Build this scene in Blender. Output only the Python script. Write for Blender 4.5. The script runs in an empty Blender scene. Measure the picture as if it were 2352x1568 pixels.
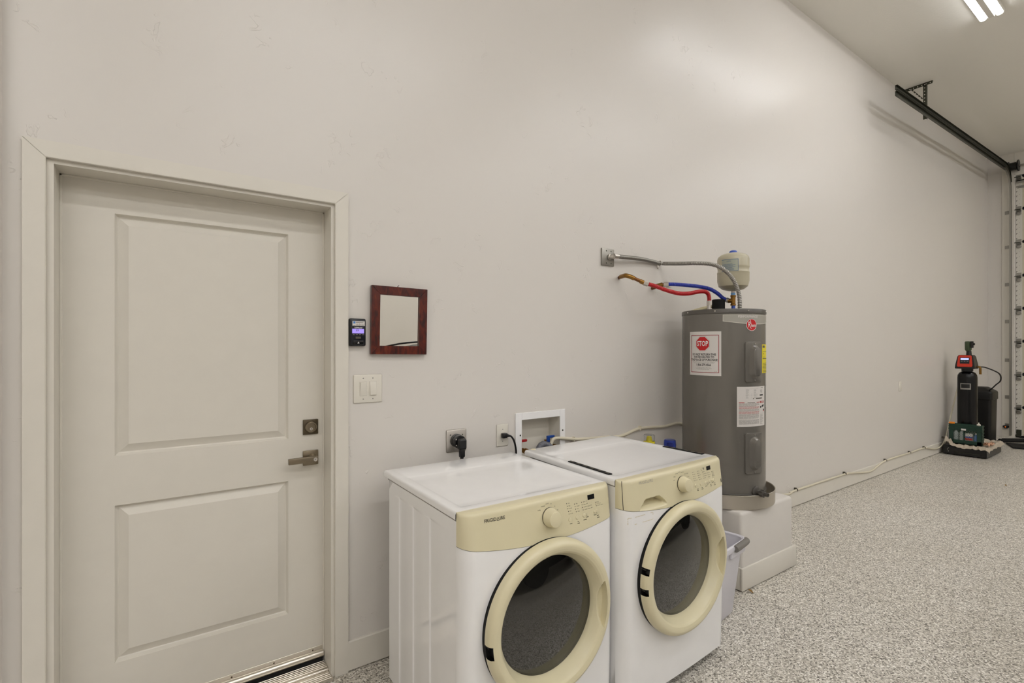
import bpy, bmesh, math, random
from mathutils import Vector, Matrix
random.seed(4)
PI = math.pi
sc = bpy.context.scene
COL = sc.collection

# ------------------------------------------------------------------ camera, world, exposure
cam_d = bpy.data.cameras.new('camera')
cam_d.sensor_width = 36.0
cam_d.lens = 1148.0 / 2352.0 * 36.0
cam_d.shift_y = (797.0 - 784.0) / 2352.0
cam_d.clip_start = 0.05
cam = bpy.data.objects.new('camera', cam_d)
COL.objects.link(cam)
cam.location = (0.0, -2.27, 1.4596)
cam.rotation_euler = (PI / 2, 0, -math.radians(35.06))
sc.camera = cam
world = bpy.data.worlds.new('world')
sc.world = world
world.use_nodes = True
world.node_tree.nodes['Background'].inputs[0].default_value = (0.9, 0.95, 1.0, 1)
world.node_tree.nodes['Background'].inputs[1].default_value = 0.3
sc.view_settings.view_transform = 'Standard'
sc.view_settings.look = 'None'
sc.view_settings.gamma = 1.0
sc.view_settings.use_curve_mapping = False
sc.view_settings.exposure = 0.0
LAMP_STRENGTH = 34.5
LAMP_COLOR = (0.985, 0.985, 1.0)


# ------------------------------------------------------------------ materials
def lin(h):
    h = h.lstrip('#')
    out = []
    for i in (0, 2, 4):
        c = int(h[i:i + 2], 16) / 255.0
        out.append(c / 12.92 if c <= 0.04045 else ((c + 0.055) / 1.055) ** 2.4)
    return (out[0], out[1], out[2], 1.0)


class NT:
    def __init__(s, m):
        s.t = m.node_tree
        s.b = s.t.nodes['Principled BSDF']

    def n(s, kind, **kw):
        nd = s.t.nodes.new(kind)
        for k, v in kw.items():
            if k in nd.inputs:
                nd.inputs[k].default_value = v
            else:
                setattr(nd, k, v)
        return nd

    def l(s, a, b):
        s.t.links.new(a, b)

    def ramp(s, fac, stops, interp='LINEAR'):
        r = s.t.nodes.new('ShaderNodeValToRGB')
        r.color_ramp.interpolation = interp
        e = r.color_ramp.elements
        while len(e) < len(stops):
            e.new(0.5)
        for i, (p, c) in enumerate(stops):
            e[i].position = p
            e[i].color = c
        s.l(fac, r.inputs[0])
        return r.outputs[0]

    def bump(s, h, strength, dist):
        b = s.n('ShaderNodeBump', Strength=strength, Distance=dist)
        s.l(h, b.inputs['Height'])
        s.l(b.outputs[0], s.b.inputs['Normal'])
        return b


def mat(name, color, rough=0.5, metal=0.0, spec=0.5, trans=0.0, coat=0.0, emit=None, estr=0.0, ior=1.5, grain=0.0, gscale=300):
    m = bpy.data.materials.new(name)
    m.use_nodes = True
    t = NT(m)
    b = t.b
    c = lin(color) if isinstance(color, str) else color
    b.inputs['Base Color'].default_value = c
    b.inputs['Roughness'].default_value = rough
    b.inputs['Metallic'].default_value = metal
    b.inputs['Specular IOR Level'].default_value = spec
    b.inputs['Transmission Weight'].default_value = trans
    b.inputs['Coat Weight'].default_value = coat
    b.inputs['Coat Roughness'].default_value = 0.08
    b.inputs['IOR'].default_value = ior
    if emit is not None:
        b.inputs['Emission Color'].default_value = lin(emit) if isinstance(emit, str) else (*emit, 1)
        b.inputs['Emission Strength'].default_value = estr
    tc = t.n('ShaderNodeTexCoord')
    if grain > 0:
        nz = t.n('ShaderNodeTexNoise', Scale=gscale, Detail=2.0)
        t.l(tc.outputs['Object'], nz.inputs['Vector'])
        t.bump(nz.outputs['Fac'], grain, 0.001)
    elif trans == 0 and emit is None:
        nz = t.n('ShaderNodeTexNoise', Scale=14.0, Detail=3.0)
        t.l(tc.outputs['Object'], nz.inputs['Vector'])
        lo = tuple(x * 0.988 for x in c[:3]) + (1,)
        hi = tuple(min(1, x * 1.01) for x in c[:3]) + (1,)
        t.l(t.ramp(nz.outputs['Fac'], [(0.3, lo), (0.7, hi)]), b.inputs['Base Color'])
    return m


def wall_mat(name, color, rough, spec, marks=True):
    m = mat(name, color, rough, spec=spec, grain=0.01)
    t = NT(m)
    for nd in list(t.t.nodes):
        if nd.type in ('BUMP', 'TEX_NOISE'):
            t.t.nodes.remove(nd)
    tc = [n for n in t.t.nodes if n.type == 'TEX_COORD'][0]
    fine = t.n('ShaderNodeTexNoise', Scale=45.0, Detail=3.0)
    t.l(tc.outputs['Object'], fine.inputs['Vector'])
    wav = t.n('ShaderNodeTexNoise', Scale=2.2, Detail=2.0)
    t.l(tc.outputs['Object'], wav.inputs['Vector'])
    # trowel nicks: thin iso-lines of one noise, kept only in patches of another
    a = t.n('ShaderNodeTexNoise', Scale=19.0, Detail=2.0, Distortion=0.6)
    t.l(tc.outputs['Object'], a.inputs['Vector'])
    line = t.ramp(a.outputs['Fac'], [(0.565, (0, 0, 0, 1)), (0.58, (1, 1, 1, 1)), (0.60, (1, 1, 1, 1)), (0.602, (0, 0, 0, 1))])
    p = t.n('ShaderNodeTexNoise', Scale=9.0, Detail=1.0)
    mp = t.n('ShaderNodeMapping')
    mp.inputs['Location'].default_value = (3.1, 1.7, 5.2)
    t.l(tc.outputs['Object'], mp.inputs[0])
    t.l(mp.outputs[0], p.inputs['Vector'])
    mask = t.ramp(p.outputs['Fac'], [(0.63, (0, 0, 0, 1)), (0.69, (1, 1, 1, 1))])
    mul = t.n('ShaderNodeMath', operation='MULTIPLY')
    t.l(line, mul.inputs[0])
    t.l(mask, mul.inputs[1])
    mul2 = t.n('ShaderNodeMath', operation='MULTIPLY')
    t.l(mul.outputs[0], mul2.inputs[0])
    mul2.inputs[1].default_value = 1.2
    s1 = t.n('ShaderNodeMath', operation='MULTIPLY_ADD')
    t.l(fine.outputs['Fac'], s1.inputs[0])
    s1.inputs[1].default_value = 0.12
    t.l(mul2.outputs[0], s1.inputs[2])
    s2 = t.n('ShaderNodeMath', operation='MULTIPLY_ADD')
    t.l(wav.outputs['Fac'], s2.inputs[0])
    s2.inputs[1].default_value = 1.6
    t.l(s1.outputs[0] if marks else fine.outputs['Fac'], s2.inputs[2])
    t.bump(s2.outputs[0], 0.55, 0.0022)
    return m


def floor_mat():
    m = mat('flake_epoxy', '#b0a799', 0.36, spec=0.35, grain=0.01)
    t = NT(m)
    for nd in list(t.t.nodes):
        if nd.type in ('BUMP', 'TEX_NOISE'):
            t.t.nodes.remove(nd)
    tc = [n for n in t.t.nodes if n.type == 'TEX_COORD'][0]
    v = t.n('ShaderNodeTexVoronoi', Scale=172.0, Randomness=1.0)
    v.voronoi_dimensions = '2D'
    t.l(tc.outputs['Object'], v.inputs['Vector'])
    sep = t.n('ShaderNodeSeparateColor')
    t.l(v.outputs['Color'], sep.inputs[0])
    flakes = t.ramp(sep.outputs[0], [(0.0, lin('#6f6a61')), (0.09, lin('#9c968b')), (0.26, lin('#bdb7ab')), (0.50, lin('#d2ccc1')), (0.74, lin('#e4dfd5')), (0.90, lin('#f8f4ed'))], 'CONSTANT')
    big = t.n('ShaderNodeTexNoise', Scale=1.1, Detail=4.0)
    t.l(tc.outputs['Object'], big.inputs['Vector'])
    tone = t.ramp(big.outputs['Fac'], [(0.3, (0.93, 0.92, 0.90, 1)), (0.7, (1, 1, 1, 1))])
    mx = t.n('ShaderNodeMix', data_type='RGBA', blend_type='MULTIPLY')
    mx.inputs[0].default_value = 1.0
    t.l(flakes, mx.inputs[6])
    t.l(tone, mx.inputs[7])
    t.l(mx.outputs[2], t.b.inputs['Base Color'])
    t.bump(sep.outputs[1], 0.12, 0.001)
    return m


def wood_mat():
    m = mat('stained_wood', '#5a1e10', 0.32, spec=0.5, grain=0.01)
    t = NT(m)
    for nd in list(t.t.nodes):
        if nd.type in ('BUMP', 'TEX_NOISE'):
            t.t.nodes.remove(nd)
    tc = [n for n in t.t.nodes if n.type == 'TEX_COORD'][0]
    mp = t.n('ShaderNodeMapping')
    mp.inputs['Scale'].default_value = (14, 14, 5)
    t.l(tc.outputs['Object'], mp.inputs[0])
    nz = t.n('ShaderNodeTexNoise', Scale=3.0, Detail=6.0, Distortion=1.2)
    t.l(mp.outputs[0], nz.inputs['Vector'])
    t.l(t.ramp(nz.outputs['Fac'], [(0.28, lin('#150403')), (0.45, lin('#461006')), (0.6, lin('#5c1c0a')), (0.78, lin('#7d3814'))]), t.b.inputs['Base Color'])
    t.bump(nz.outputs['Fac'], 0.2, 0.001)
    return m


def car_paint():
    return mat('dark_car_paint', '#121417', 0.42, metal=0.3, coat=0.25)


M = {}
M['wall'] = wall_mat('wall_paint', '#dad5ce', 0.315, 0.42)
M['ceiling'] = wall_mat('ceiling_paint', '#f0ede5', 0.6, 0.3, marks=False)
M['floor'] = floor_mat()
M['trim'] = mat('trim_paint', '#dcd7cc', 0.38, spec=0.45)
M['doorpaint'] = mat('door_paint', '#dbd6cb', 0.42, spec=0.4)
M['nickel'] = mat('satin_nickel', '#8d8270', 0.33, metal=1.0)
M['nickel_dark'] = mat('aged_nickel', '#5f5647', 0.36, metal=1.0)
M['steel'] = mat('brushed_steel', '#d2cdc6', 0.4, metal=1.0)
M['galv'] = mat('galvanised_steel', '#9a9790', 0.42, metal=0.85)
M['galv_dark'] = mat('dark_galvanised_steel', '#4d4f45', 0.38, metal=0.9)
M['alum'] = mat('aluminium', '#d6d0c6', 0.3, metal=1.0)
M['black'] = mat('black_plastic', '#0b0b0d', 0.35)
M['rubber'] = mat('black_rubber', '#101010', 0.7, spec=0.3)
M['navy'] = mat('dark_navy_plastic', '#10141f', 0.3)
M['enamel'] = mat('white_enamel', '#f3f2f1', 0.11, spec=0.5, coat=0.3)
M['cream'] = mat('yellowed_cream_plastic', '#dbd2b0', 0.3, spec=0.5)
M['cream2'] = mat('cream_edge_plastic', '#d2c8a8', 0.35)
M['plastic_white'] = mat('white_plastic', '#ded9cd', 0.35)
M['ivory'] = mat('ivory_tube', '#d8d0ba', 0.4)
M['binwhite'] = mat('bin_white_plastic', '#dcdae0', 0.42)
M['bingrip'] = mat('grey_grip_rubber', '#7c7872', 0.55)
M['ink'] = mat('black_print', '#161412', 0.6)
M['ink_soft'] = mat('grey_print', '#4e493d', 0.6)
M['ink_faded'] = mat('faded_print', '#b3ad9d', 0.5)
M['ink_grey'] = mat('light_grey_print', '#8d8983', 0.6)
M['red'] = mat('red_print', '#c5131a', 0.45)
M['redline'] = mat('dark_red_print', '#98252a', 0.5)
M['white'] = mat('white_print', '#e9e6e2', 0.45)
M['paper'] = mat('white_label', '#dcd7d2', 0.35)
M['yellow'] = mat('yellow_label', '#e6d51c', 0.45)
M['heater'] = mat('grey_tank_enamel', '#75716a', 0.2, spec=0.5, metal=0.15)
M['heatercap'] = mat('grey_cap_enamel', '#57534d', 0.36)
M['badge'] = mat('silver_badge', '#a9a59b', 0.4, metal=0.2)
M['badgeline'] = mat('badge_edge', '#d9d5c9', 0.35)
M['almond'] = mat('almond_tank_paint', '#bdb69d', 0.28)
M['copper'] = mat('aged_copper', '#7a5230', 0.35, metal=0.9)
M['brass'] = mat('brass', '#8f6a34', 0.35, metal=0.9)
M['redhose'] = mat('red_hose_plastic', '#b3121a', 0.33)
M['bluehose'] = mat('blue_hose_plastic', '#2337a3', 0.33)
M['bluecap'] = mat('blue_cap_plastic', '#3d5bb8', 0.35)
M['redplastic'] = mat('red_lever_plastic', '#a5161c', 0.35)
M['bluelever'] = mat('blue_lever_plastic', '#12459c', 0.35)
M['greyhose'] = mat('grey_corrugated_hose', '#6e6f77', 0.4)
M['creampipe'] = mat('cream_pipe', '#d9cfa8', 0.4)
M['pan'] = mat('aluminium_pan', '#c5beb1', 0.42, metal=0.75)
M['glass'] = mat('tinted_door_glass', (0.42, 0.42, 0.41, 1), 0.015, trans=1.0, ior=1.75)
M['clear'] = mat('clear_plastic', (0.92, 0.93, 0.94, 1), 0.06, trans=1.0, ior=1.3)
M['film'] = mat('cloudy_bottle_plastic', '#b4bab8', 0.25)
M['bowl'] = mat('hazy_glass_bowl', (0.7, 0.7, 0.68, 1), 0.12, trans=0.8, ior=1.25)
M['drum'] = mat('steel_drum', '#4c4b48', 0.42, metal=0.8)
M['mirror'] = mat('mirror_silver', '#e9e8e2', 0.0, metal=1.0)
M['wood'] = wood_mat()
M['lamp'] = mat('lamp_diffuser', '#ffffff', 0.5, emit=LAMP_COLOR, estr=LAMP_STRENGTH)
M['lampdim'] = mat('dimmed_lamp_diffuser', '#ffffff', 0.5, emit=LAMP_COLOR, estr=LAMP_STRENGTH * 0.56)  # same kind of lamp, dimmed to keep the wall beside it from glaring
M['lampbody'] = mat('lamp_housing', '#d8d4ca', 0.4)
M['lcd'] = mat('violet_lcd', '#8f7fd0', 0.4, emit='#9a86e0', estr=0.75)
M['lcdblue'] = mat('pale_lcd', '#b9c0f0', 0.4, emit='#b9c4ff', estr=0.9)
M['stickerblue'] = mat('blue_print', '#4f86c9', 0.5)
M['orange'] = mat('orange_plastic', '#f08a12', 0.4)
M['orangered'] = mat('orange_red_plastic', '#d0341c', 0.35)
M['green'] = mat('dark_green_plastic', '#16382c', 0.42)
M['olive'] = mat('olive_green_valve', '#39492f', 0.45)
M['resin'] = mat('black_fibre_tank', '#070708', 0.26, spec=0.35, grain=0.25, gscale=120)
M['brine'] = mat('black_brine_tank', '#100f0e', 0.42, spec=0.35)
M['cloth'] = mat('stained_cloth', '#b6aa98', 0.85, grain=0.3, gscale=60)
M['peach'] = mat('peach_paper', '#c79a7c', 0.8)
M['bluebottle'] = mat('pale_blue_plastic', '#4a78b8', 0.3)
M['leaf'] = mat('dry_leaf', '#8a6a38', 0.8)
M['garage'] = mat('cream_door_skin', '#c9c0aa', 0.45)
M['purple'] = mat('purple_plastic', '#4a1456', 0.35)
M['bluedome'] = mat('translucent_blue_cap', (0.22, 0.30, 0.85, 1), 0.08, trans=0.92, ior=1.2)
M['carpaint'] = car_paint()
M['carglass'] = mat('car_glass', '#0b0d0f', 0.05, spec=0.7)
M['opener'] = mat('black_gloss_plastic', '#0a0b10', 0.2)
M['putty'] = mat('yellowed_residue', '#d6ccb0', 0.7)


# ------------------------------------------------------------------ mesh helpers
def catmull(pts, n=8):
    P = [Vector(p) for p in pts]
    if len(P) < 3:
        return P
    out = []
    for i in range(len(P) - 1):
        p0 = P[i - 1] if i > 0 else P[0] * 2 - P[1]
        p3 = P[i + 2] if i + 2 < len(P) else P[-1] * 2 - P[-2]
        p1, p2 = P[i], P[i + 1]
        for k in range(n):
            t = k / n
            out.append(0.5 * ((2 * p1) + (p2 - p0) * t + (2 * p0 - 5 * p1 + 4 * p2 - p3) * t * t + (3 * p1 - p0 - 3 * p2 + p3) * t ** 3))
    out.append(P[-1])
    return out


def resample(pts, step):
    out = [pts[0].copy()]
    acc = 0.0
    for a, b in zip(pts, pts[1:]):
        seg = (b - a).length
        if seg < 1e-9:
            continue
        d = step - acc
        while d <= seg:
            out.append(a.lerp(b, d / seg))
            d += step
        acc = seg - (d - step)
    out.append(pts[-1].copy())
    return out


class MB:
    def __init__(s):
        s.v = []
        s.f = []

    def add(s, verts, faces):
        o = len(s.v)
        s.v += [Vector(p) for p in verts]
        s.f += [tuple(i + o for i in f) for f in faces]
        return s

    def bm(s, bm):
        bm.verts.index_update()
        s.add([v.co.copy() for v in bm.verts], [[v.index for v in f.verts] for f in bm.faces])
        bm.free()
        return s

    def box(s, lo, hi, bevel=0.0, seg=2, fn=None, rot=None):
        bm = bmesh.new()
        bmesh.ops.create_cube(bm, size=1.0)
        lo, hi = Vector(lo), Vector(hi)
        for v in bm.verts:
            v.co = Vector((lo[i] + (v.co[i] + 0.5) * (hi[i] - lo[i]) for i in range(3)))
        if bevel > 0:
            bmesh.ops.bevel(bm, geom=list(bm.edges), offset=bevel, segments=seg, affect='EDGES', profile=0.5)
        for v in bm.verts:
            if rot is not None:
                c = (lo + hi) / 2
                v.co = rot @ (v.co - c) + c
            if fn:
                v.co = fn(v.co)
        return s.bm(bm)

    def rings(s, rings, cap0=True, cap1=True, closed=True):
        n = len(rings[0])
        o = len(s.v)
        for r in rings:
            s.v += [Vector(p) for p in r]
        for i in range(len(rings) - 1):
            for j in range(n if closed else n - 1):
                k = (j + 1) % n
                s.f.append((o + i * n + j, o + i * n + k, o + (i + 1) * n + k, o + (i + 1) * n + j))
        if cap0:
            s.f.append(tuple(o + j for j in reversed(range(n))))
        if cap1:
            s.f.append(tuple(o + (len(rings) - 1) * n + j for j in range(n)))
        return s

    def cyl(s, p0, p1, r0, r1=None, n=20, cap=True):
        r1 = r0 if r1 is None else r1
        p0, p1 = Vector(p0), Vector(p1)
        d = (p1 - p0).normalized()
        a = d.orthogonal().normalized()
        b = d.cross(a)
        def ring(p, r):
            return [p + (a * math.cos(2 * PI * k / n) + b * math.sin(2 * PI * k / n)) * r for k in range(n)]
        return s.rings([ring(p0, r0), ring(p1, r1)], cap, cap)

    def lathe(s, prof, p0, axis=(0, 0, 1), n=32, cap=True, up=None):
        p0 = Vector(p0)
        d = Vector(axis).normalized()
        a = Vector(up) if up is not None else d.orthogonal().normalized()
        b = d.cross(a)
        rr = [[p0 + d * h + (a * math.cos(2 * PI * k / n) + b * math.sin(2 * PI * k / n)) * max(r, 1e-5) for k in range(n)] for r, h in prof]
        return s.rings(rr, cap, cap)

    def tube(s, pts, r, n=10, smooth=8, step=None, cap=True):
        P = catmull(pts, smooth) if smooth else [Vector(p) for p in pts]
        if step:
            P = resample(P, step)
        rings = []
        t0 = (P[1] - P[0]).normalized()
        a = t0.orthogonal().normalized()
        for i, p in enumerate(P):
            t = (P[min(i + 1, len(P) - 1)] - P[max(i - 1, 0)])
            if t.length < 1e-9:
                t = t0
            t.normalize()
            a = (a - t * a.dot(t))
            a = a.normalized() if a.length > 1e-6 else t.orthogonal().normalized()
            b = t.cross(a)
            ri = r(i) if callable(r) else r
            rings.append([p + (a * math.cos(2 * PI * k / n) + b * math.sin(2 * PI * k / n)) * ri for k in range(n)])
            t0 = t
        return s.rings(rings, cap, cap)

    def prism(s, poly, fn, d0, d1):
        """poly: list of (u, v); fn(u, v, d) -> point"""
        return s.rings([[fn(u, v, d0) for u, v in poly], [fn(u, v, d1) for u, v in poly]])

    def grid(s, us, vs, fn, skip=None):
        o = len(s.v)
        nu, nv = len(us), len(vs)
        for u in us:
            for v in vs:
                s.v.append(Vector(fn(u, v)))
        for i in range(nu - 1):
            for j in range(nv - 1):
                if skip and skip((us[i] + us[i + 1]) / 2, (vs[j] + vs[j + 1]) / 2):
                    continue
                s.f.append((o + i * nv + j, o + (i + 1) * nv + j, o + (i + 1) * nv + j + 1, o + i * nv + j + 1))
        return s

    def text(s, body, size, fn, sx=1.0, bold=0.0, align='CENTER', res=2):
        cu = bpy.data.curves.new('tmp', 'FONT')
        cu.body = body
        cu.size = size
        cu.align_x = align
        cu.align_y = 'CENTER'
        cu.offset = bold
        cu.resolution_u = res
        ob = bpy.data.objects.new('tmp', cu)
        me = bpy.data.meshes.new_from_object(ob)
        s.add([fn(v.co.x * sx, v.co.y) for v in me.vertices], [tuple(p.vertices) for p in me.polygons])
        bpy.data.objects.remove(ob)
        bpy.data.meshes.remove(me)
        bpy.data.curves.remove(cu)
        return s

    def move(s, fn):
        s.v = [Vector(fn(v)) for v in s.v]
        return s


ORIGIN = {}


def obj(name, mb, m, parent=None, angle=35.0, label=None, weld=True, kind=None):
    bm = bmesh.new()
    vs = [bm.verts.new(p) for p in mb.v]
    for f in mb.f:
        if len(set(f)) > 2:
            try:
                bm.faces.new([vs[i] for i in f])
            except ValueError:
                pass
    if weld:
        bmesh.ops.remove_doubles(bm, verts=list(bm.verts), dist=2e-5)
    bmesh.ops.recalc_face_normals(bm, faces=list(bm.faces))
    if parent is None:
        xs = [v.co for v in bm.verts]
        lo = Vector((min(p[i] for p in xs) for i in range(3)))
        hi = Vector((max(p[i] for p in xs) for i in range(3)))
        org = Vector(((lo.x + hi.x) / 2, (lo.y + hi.y) / 2, lo.z))
    else:
        org = ORIGIN[parent.name]
    bmesh.ops.translate(bm, verts=list(bm.verts), vec=-org)
    me = bpy.data.meshes.new(name)
    bm.to_mesh(me)
    bm.free()
    me.materials.append(M[m] if isinstance(m, str) else m)
    me.polygons.foreach_set('use_smooth', [True] * len(me.polygons))
    me.set_sharp_from_angle(angle=math.radians(angle))
    o = bpy.data.objects.new(name, me)
    COL.objects.link(o)
    if parent is None:
        o.location = org
    else:
        o.parent = parent
    ORIGIN[o.name] = org
    if label:
        o['label'] = label
    if kind:
        o['kind'] = kind
    return o


def thing(name, label, cat, loc, group=None):
    o = bpy.data.objects.new(name, None)
    COL.objects.link(o)
    o.location = loc
    o.empty_display_size = 0.05
    o['label'] = label
    o['category'] = cat
    if group:
        o['group'] = group
    ORIGIN[o.name] = Vector(loc)
    return o


def tag(o, label, cat, group=None):
    o['label'] = label
    o['category'] = cat
    if group:
        o['group'] = group
    return o


def struct(name, mb, m, parent=None, angle=35.0, label=None):
    o = obj(name, mb, m, parent, angle, label)
    if parent is None:
        o['kind'] = 'structure'
    return o


def sroot(name, loc, label=None):
    o = bpy.data.objects.new(name, None)
    COL.objects.link(o)
    o.location = loc
    o['kind'] = 'structure'
    if label:
        o['label'] = label
    ORIGIN[o.name] = Vector(loc)
    return o


def V(*a):
    return Vector(a)


def frange(a, b, n):
    return [a + (b - a) * i / n for i in range(n + 1)]


def helix(pts, r, pitch, wr, n=5, per=12):
    """points of a coil wound round a path (for corrugated hoses)"""
    P = resample(catmull(pts, 10), pitch / per)
    out = []
    a = (P[1] - P[0]).orthogonal().normalized()
    for i, p in enumerate(P):
        t = (P[min(i + 1, len(P) - 1)] - P[max(i - 1, 0)]).normalized()
        a = (a - t * a.dot(t)).normalized()
        b = t.cross(a)
        w = 2 * PI * i / per
        out.append(p + (a * math.cos(w) + b * math.sin(w)) * r)
    return out


def corrugated(pts, r, pitch, depth, n=14):
    P = catmull(pts, 10)
    mb = MB()
    step = pitch / 4
    mb.tube([tuple(p) for p in P], lambda i: r - (depth if i % 4 in (2, 3) else 0.0), n=n, smooth=0, step=step)
    return mb


def screw(x, y, z, nrm, r=0.0035, h=0.002):
    p = Vector((x, y, z))
    return MB().lathe([(0.0001, h), (r * 0.7, h), (r, h * 0.3), (r, -0.001)], p, nrm, n=10)


# ------------------------------------------------------------------ room shell
XL, XR, YF, ZC = -0.421, 11.31, -7.6, 4.597
XW = -4.0
DX0, DX1, DZ = -0.318, 0.636, 2.112          # rough opening of the entry door
BX0, BX1, BZ0, BZ1 = 1.652, 1.941, 0.80, 1.054  # recess for the washer outlet box
struct('floor', MB().box((XW - 0.3, YF - 0.3, -0.2), (XR + 0.6, 0.5, 0.0)), 'floor')
struct('ceiling', MB().box((XW - 0.3, YF - 0.3, ZC), (XR + 0.6, 0.3, ZC + 0.2)), 'ceiling')
wb = MB()
xs = [XL - 0.3, DX0, DX1, BX0, BX1, XR + 0.3]
zs = [0.0, BZ0, BZ1, DZ, ZC]
for i in range(5):
    for j in range(4):
        if i == 1 and j < 3:
            continue
        if i == 3 and j == 1:
            wb.box((xs[i], 0.10, zs[j]), (xs[i + 1], 0.2, zs[j + 1]))
            continue
        wb.box((xs[i], 0.0, zs[j]), (xs[i + 1], 0.2, zs[j + 1]))
struct('wall_back', wb, 'wall')
M['plainwall'] = mat('plain_wall_paint', '#e2ddd6', 0.45, spec=0.4)
struct('wall_left', MB().box((XW - 0.2, -0.05, 0), (XL, 0.0, ZC)), 'plainwall')
struct('wall_left.001', MB().box((XW - 0.2, YF - 0.2, 0), (XW, -0.05, ZC)), 'plainwall')
struct('wall_front', MB().box((XW - 0.2, YF - 0.2, 0), (XR + 0.3, YF, ZC)), 'wall')
GY0, GY1, GZ = -0.33, -5.2, 4.235            # garage door opening
wr = MB()
wr.box((XR, GY0, 0), (XR + 0.2, 0.0, ZC))
wr.box((XR, GY1, GZ), (XR + 0.2, GY0, ZC))
wr.box((XR, YF, 0), (XR + 0.2, GY1, ZC))
struct('wall_right', wr, 'wall')

# baseboards
bbp = [(0.0, 0.0), (-0.014, 0.0), (-0.014, 0.133), (-0.010, 0.138), (0.0, 0.138)]
def baseboard(name, x0, x1):
    mb = MB()
    mb.rings([[(x, y, z + (0.008 if z < 0.01 else 0.0)) for y, z in bbp] for x in (x0, x1)])
    return struct(name, mb, 'trim')
baseboard('baseboard_back', 0.686, 2.835)
baseboard('baseboard_back.001', 3.47, XR - 0.02)
struct('baseboard_left', MB().box((XL, -0.064, 0.006), (XL + 0.014, -0.02, 0.138), 0.002).box((XW, -0.064, 0.006), (XL, -0.05, 0.138), 0.002), 'trim')

# door casing: three mitred boards
cas = sroot('trim_1', (0.16, 0, 0), 'off-white mitred casing around the entry door')
o_x0, o_x1, o_z = -0.373, 0.687, 2.150
i_x0, i_x1, i_z = -0.315, 0.629, 2.093
def cb(poly):
    mb = MB()
    bm = bmesh.new()
    f0 = [bm.verts.new((x, 0.0, z)) for x, z in poly]
    f1 = [bm.verts.new((x, -0.016, z)) for x, z in poly]
    bm.faces.new(f0)
    bm.faces.new(list(reversed(f1)))
    for k in range(4):
        bm.faces.new((f0[k], f0[(k + 1) % 4], f1[(k + 1) % 4], f1[k]))
    bmesh.ops.recalc_face_normals(bm, faces=list(bm.faces))
    ed = [e for e in bm.edges if all(v.co.y < -0.01 for v in e.verts)]
    bmesh.ops.bevel(bm, geom=ed, offset=0.0015, segments=2, affect='EDGES')
    return mb.bm(bm)
g = 0.0008
obj('casing_board', cb([(o_x0, 0.0), (i_x0, 0.0), (i_x0, i_z - g), (o_x0, o_z - g)]), 'trim', cas)
obj('casing_board', cb([(i_x1, 0.0), (o_x1, 0.0), (o_x1, o_z - g), (i_x1, i_z - g)]), 'trim', cas)
obj('casing_board', cb([(i_x0, i_z), (i_x1, i_z), (o_x1, o_z), (o_x0, o_z)]), 'trim', cas)

# ------------------------------------------------------------------ entry door
door = sroot('door_1', (0.16, 0.11, 0), 'closed off-white two-panel entry door with satin nickel hardware')
JX0, JX1, JZ = -0.297, 0.615, 2.079          # inner faces of the jamb
SY = 0.118                                   # door slab face
fr = MB()
fr.box((DX0 - 0.001, 0.0005, 0), (JX0, 0.2, DZ))
fr.box((JX1, 0.0005, 0), (DX1 + 0.001, 0.2, DZ))
fr.box((JX0, 0.0005, JZ), (JX1, 0.2, DZ + 0.001))
obj('door_frame', fr, 'trim', door)
ws = MB()
ws.box((JX0, SY - 0.005, 0.04), (JX0 + 0.007, SY + 0.004, JZ), 0.001, 1)
ws.box((JX1 - 0.007, SY - 0.005, 0.04), (JX1, SY + 0.004, JZ), 0.001, 1)
ws.box((JX0, SY - 0.005, JZ - 0.007), (JX1, SY + 0.004, JZ), 0.001, 1)
obj('weatherstrip', ws, 'plastic_white', door)
# slab with two moulded panels built as height profile rings
SX0, SX1, SZ0, SZ1 = JX0 + 0.005, JX1 - 0.005, 0.05, JZ - 0.006
def panel_rings(x0, x1, z0, z1):
    prof = [(0.0, 0.0), (0.003, 0.0005), (0.007, 0.009), (0.010, 0.0155), (0.014, 0.018), (0.018, 0.0165), (0.042, 0.0015), (0.045, 0.0)]
    out = []
    for ins, dep in prof[1:]:
        out.append([(x0 + ins, SY + dep, z0 + ins), (x1 - ins, SY + dep, z0 + ins), (x1 - ins, SY + dep, z1 - ins), (x0 + ins, SY + dep, z1 - ins)])
    return out
slab = MB()
px0, px1 = -0.146, 0.465
pz = [(0.272, 0.868), (1.048, 1.963)]
for z0, z1 in pz:
    slab.rings([[(px0, SY, z0), (px1, SY, z0), (px1, SY, z1), (px0, SY, z1)]] + panel_rings(px0, px1, z0, z1), cap0=False)
xsd = [SX0, px0, px1, SX1]
zsd = [SZ0, pz[0][0], pz[0][1], pz[1][0], pz[1][1], SZ1]
for i in range(3):
    for j in range(5):
        if i == 1 and j in (1, 3):
            continue
        slab.add([(xsd[i], SY, zsd[j]), (xsd[i + 1], SY, zsd[j]), (xsd[i + 1], SY, zsd[j + 1]), (xsd[i], SY, zsd[j + 1])], [(0, 1, 2, 3)])
slab.rings([[(SX0, SY, SZ0), (SX1, SY, SZ0), (SX1, SY, SZ1), (SX0, SY, SZ1)], [(SX0, SY + 0.04, SZ0), (SX1, SY + 0.04, SZ0), (SX1, SY + 0.04, SZ1), (SX0, SY + 0.04, SZ1)]], cap0=False)
obj('door_slab', slab, 'doorpaint', door, angle=20)
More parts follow.
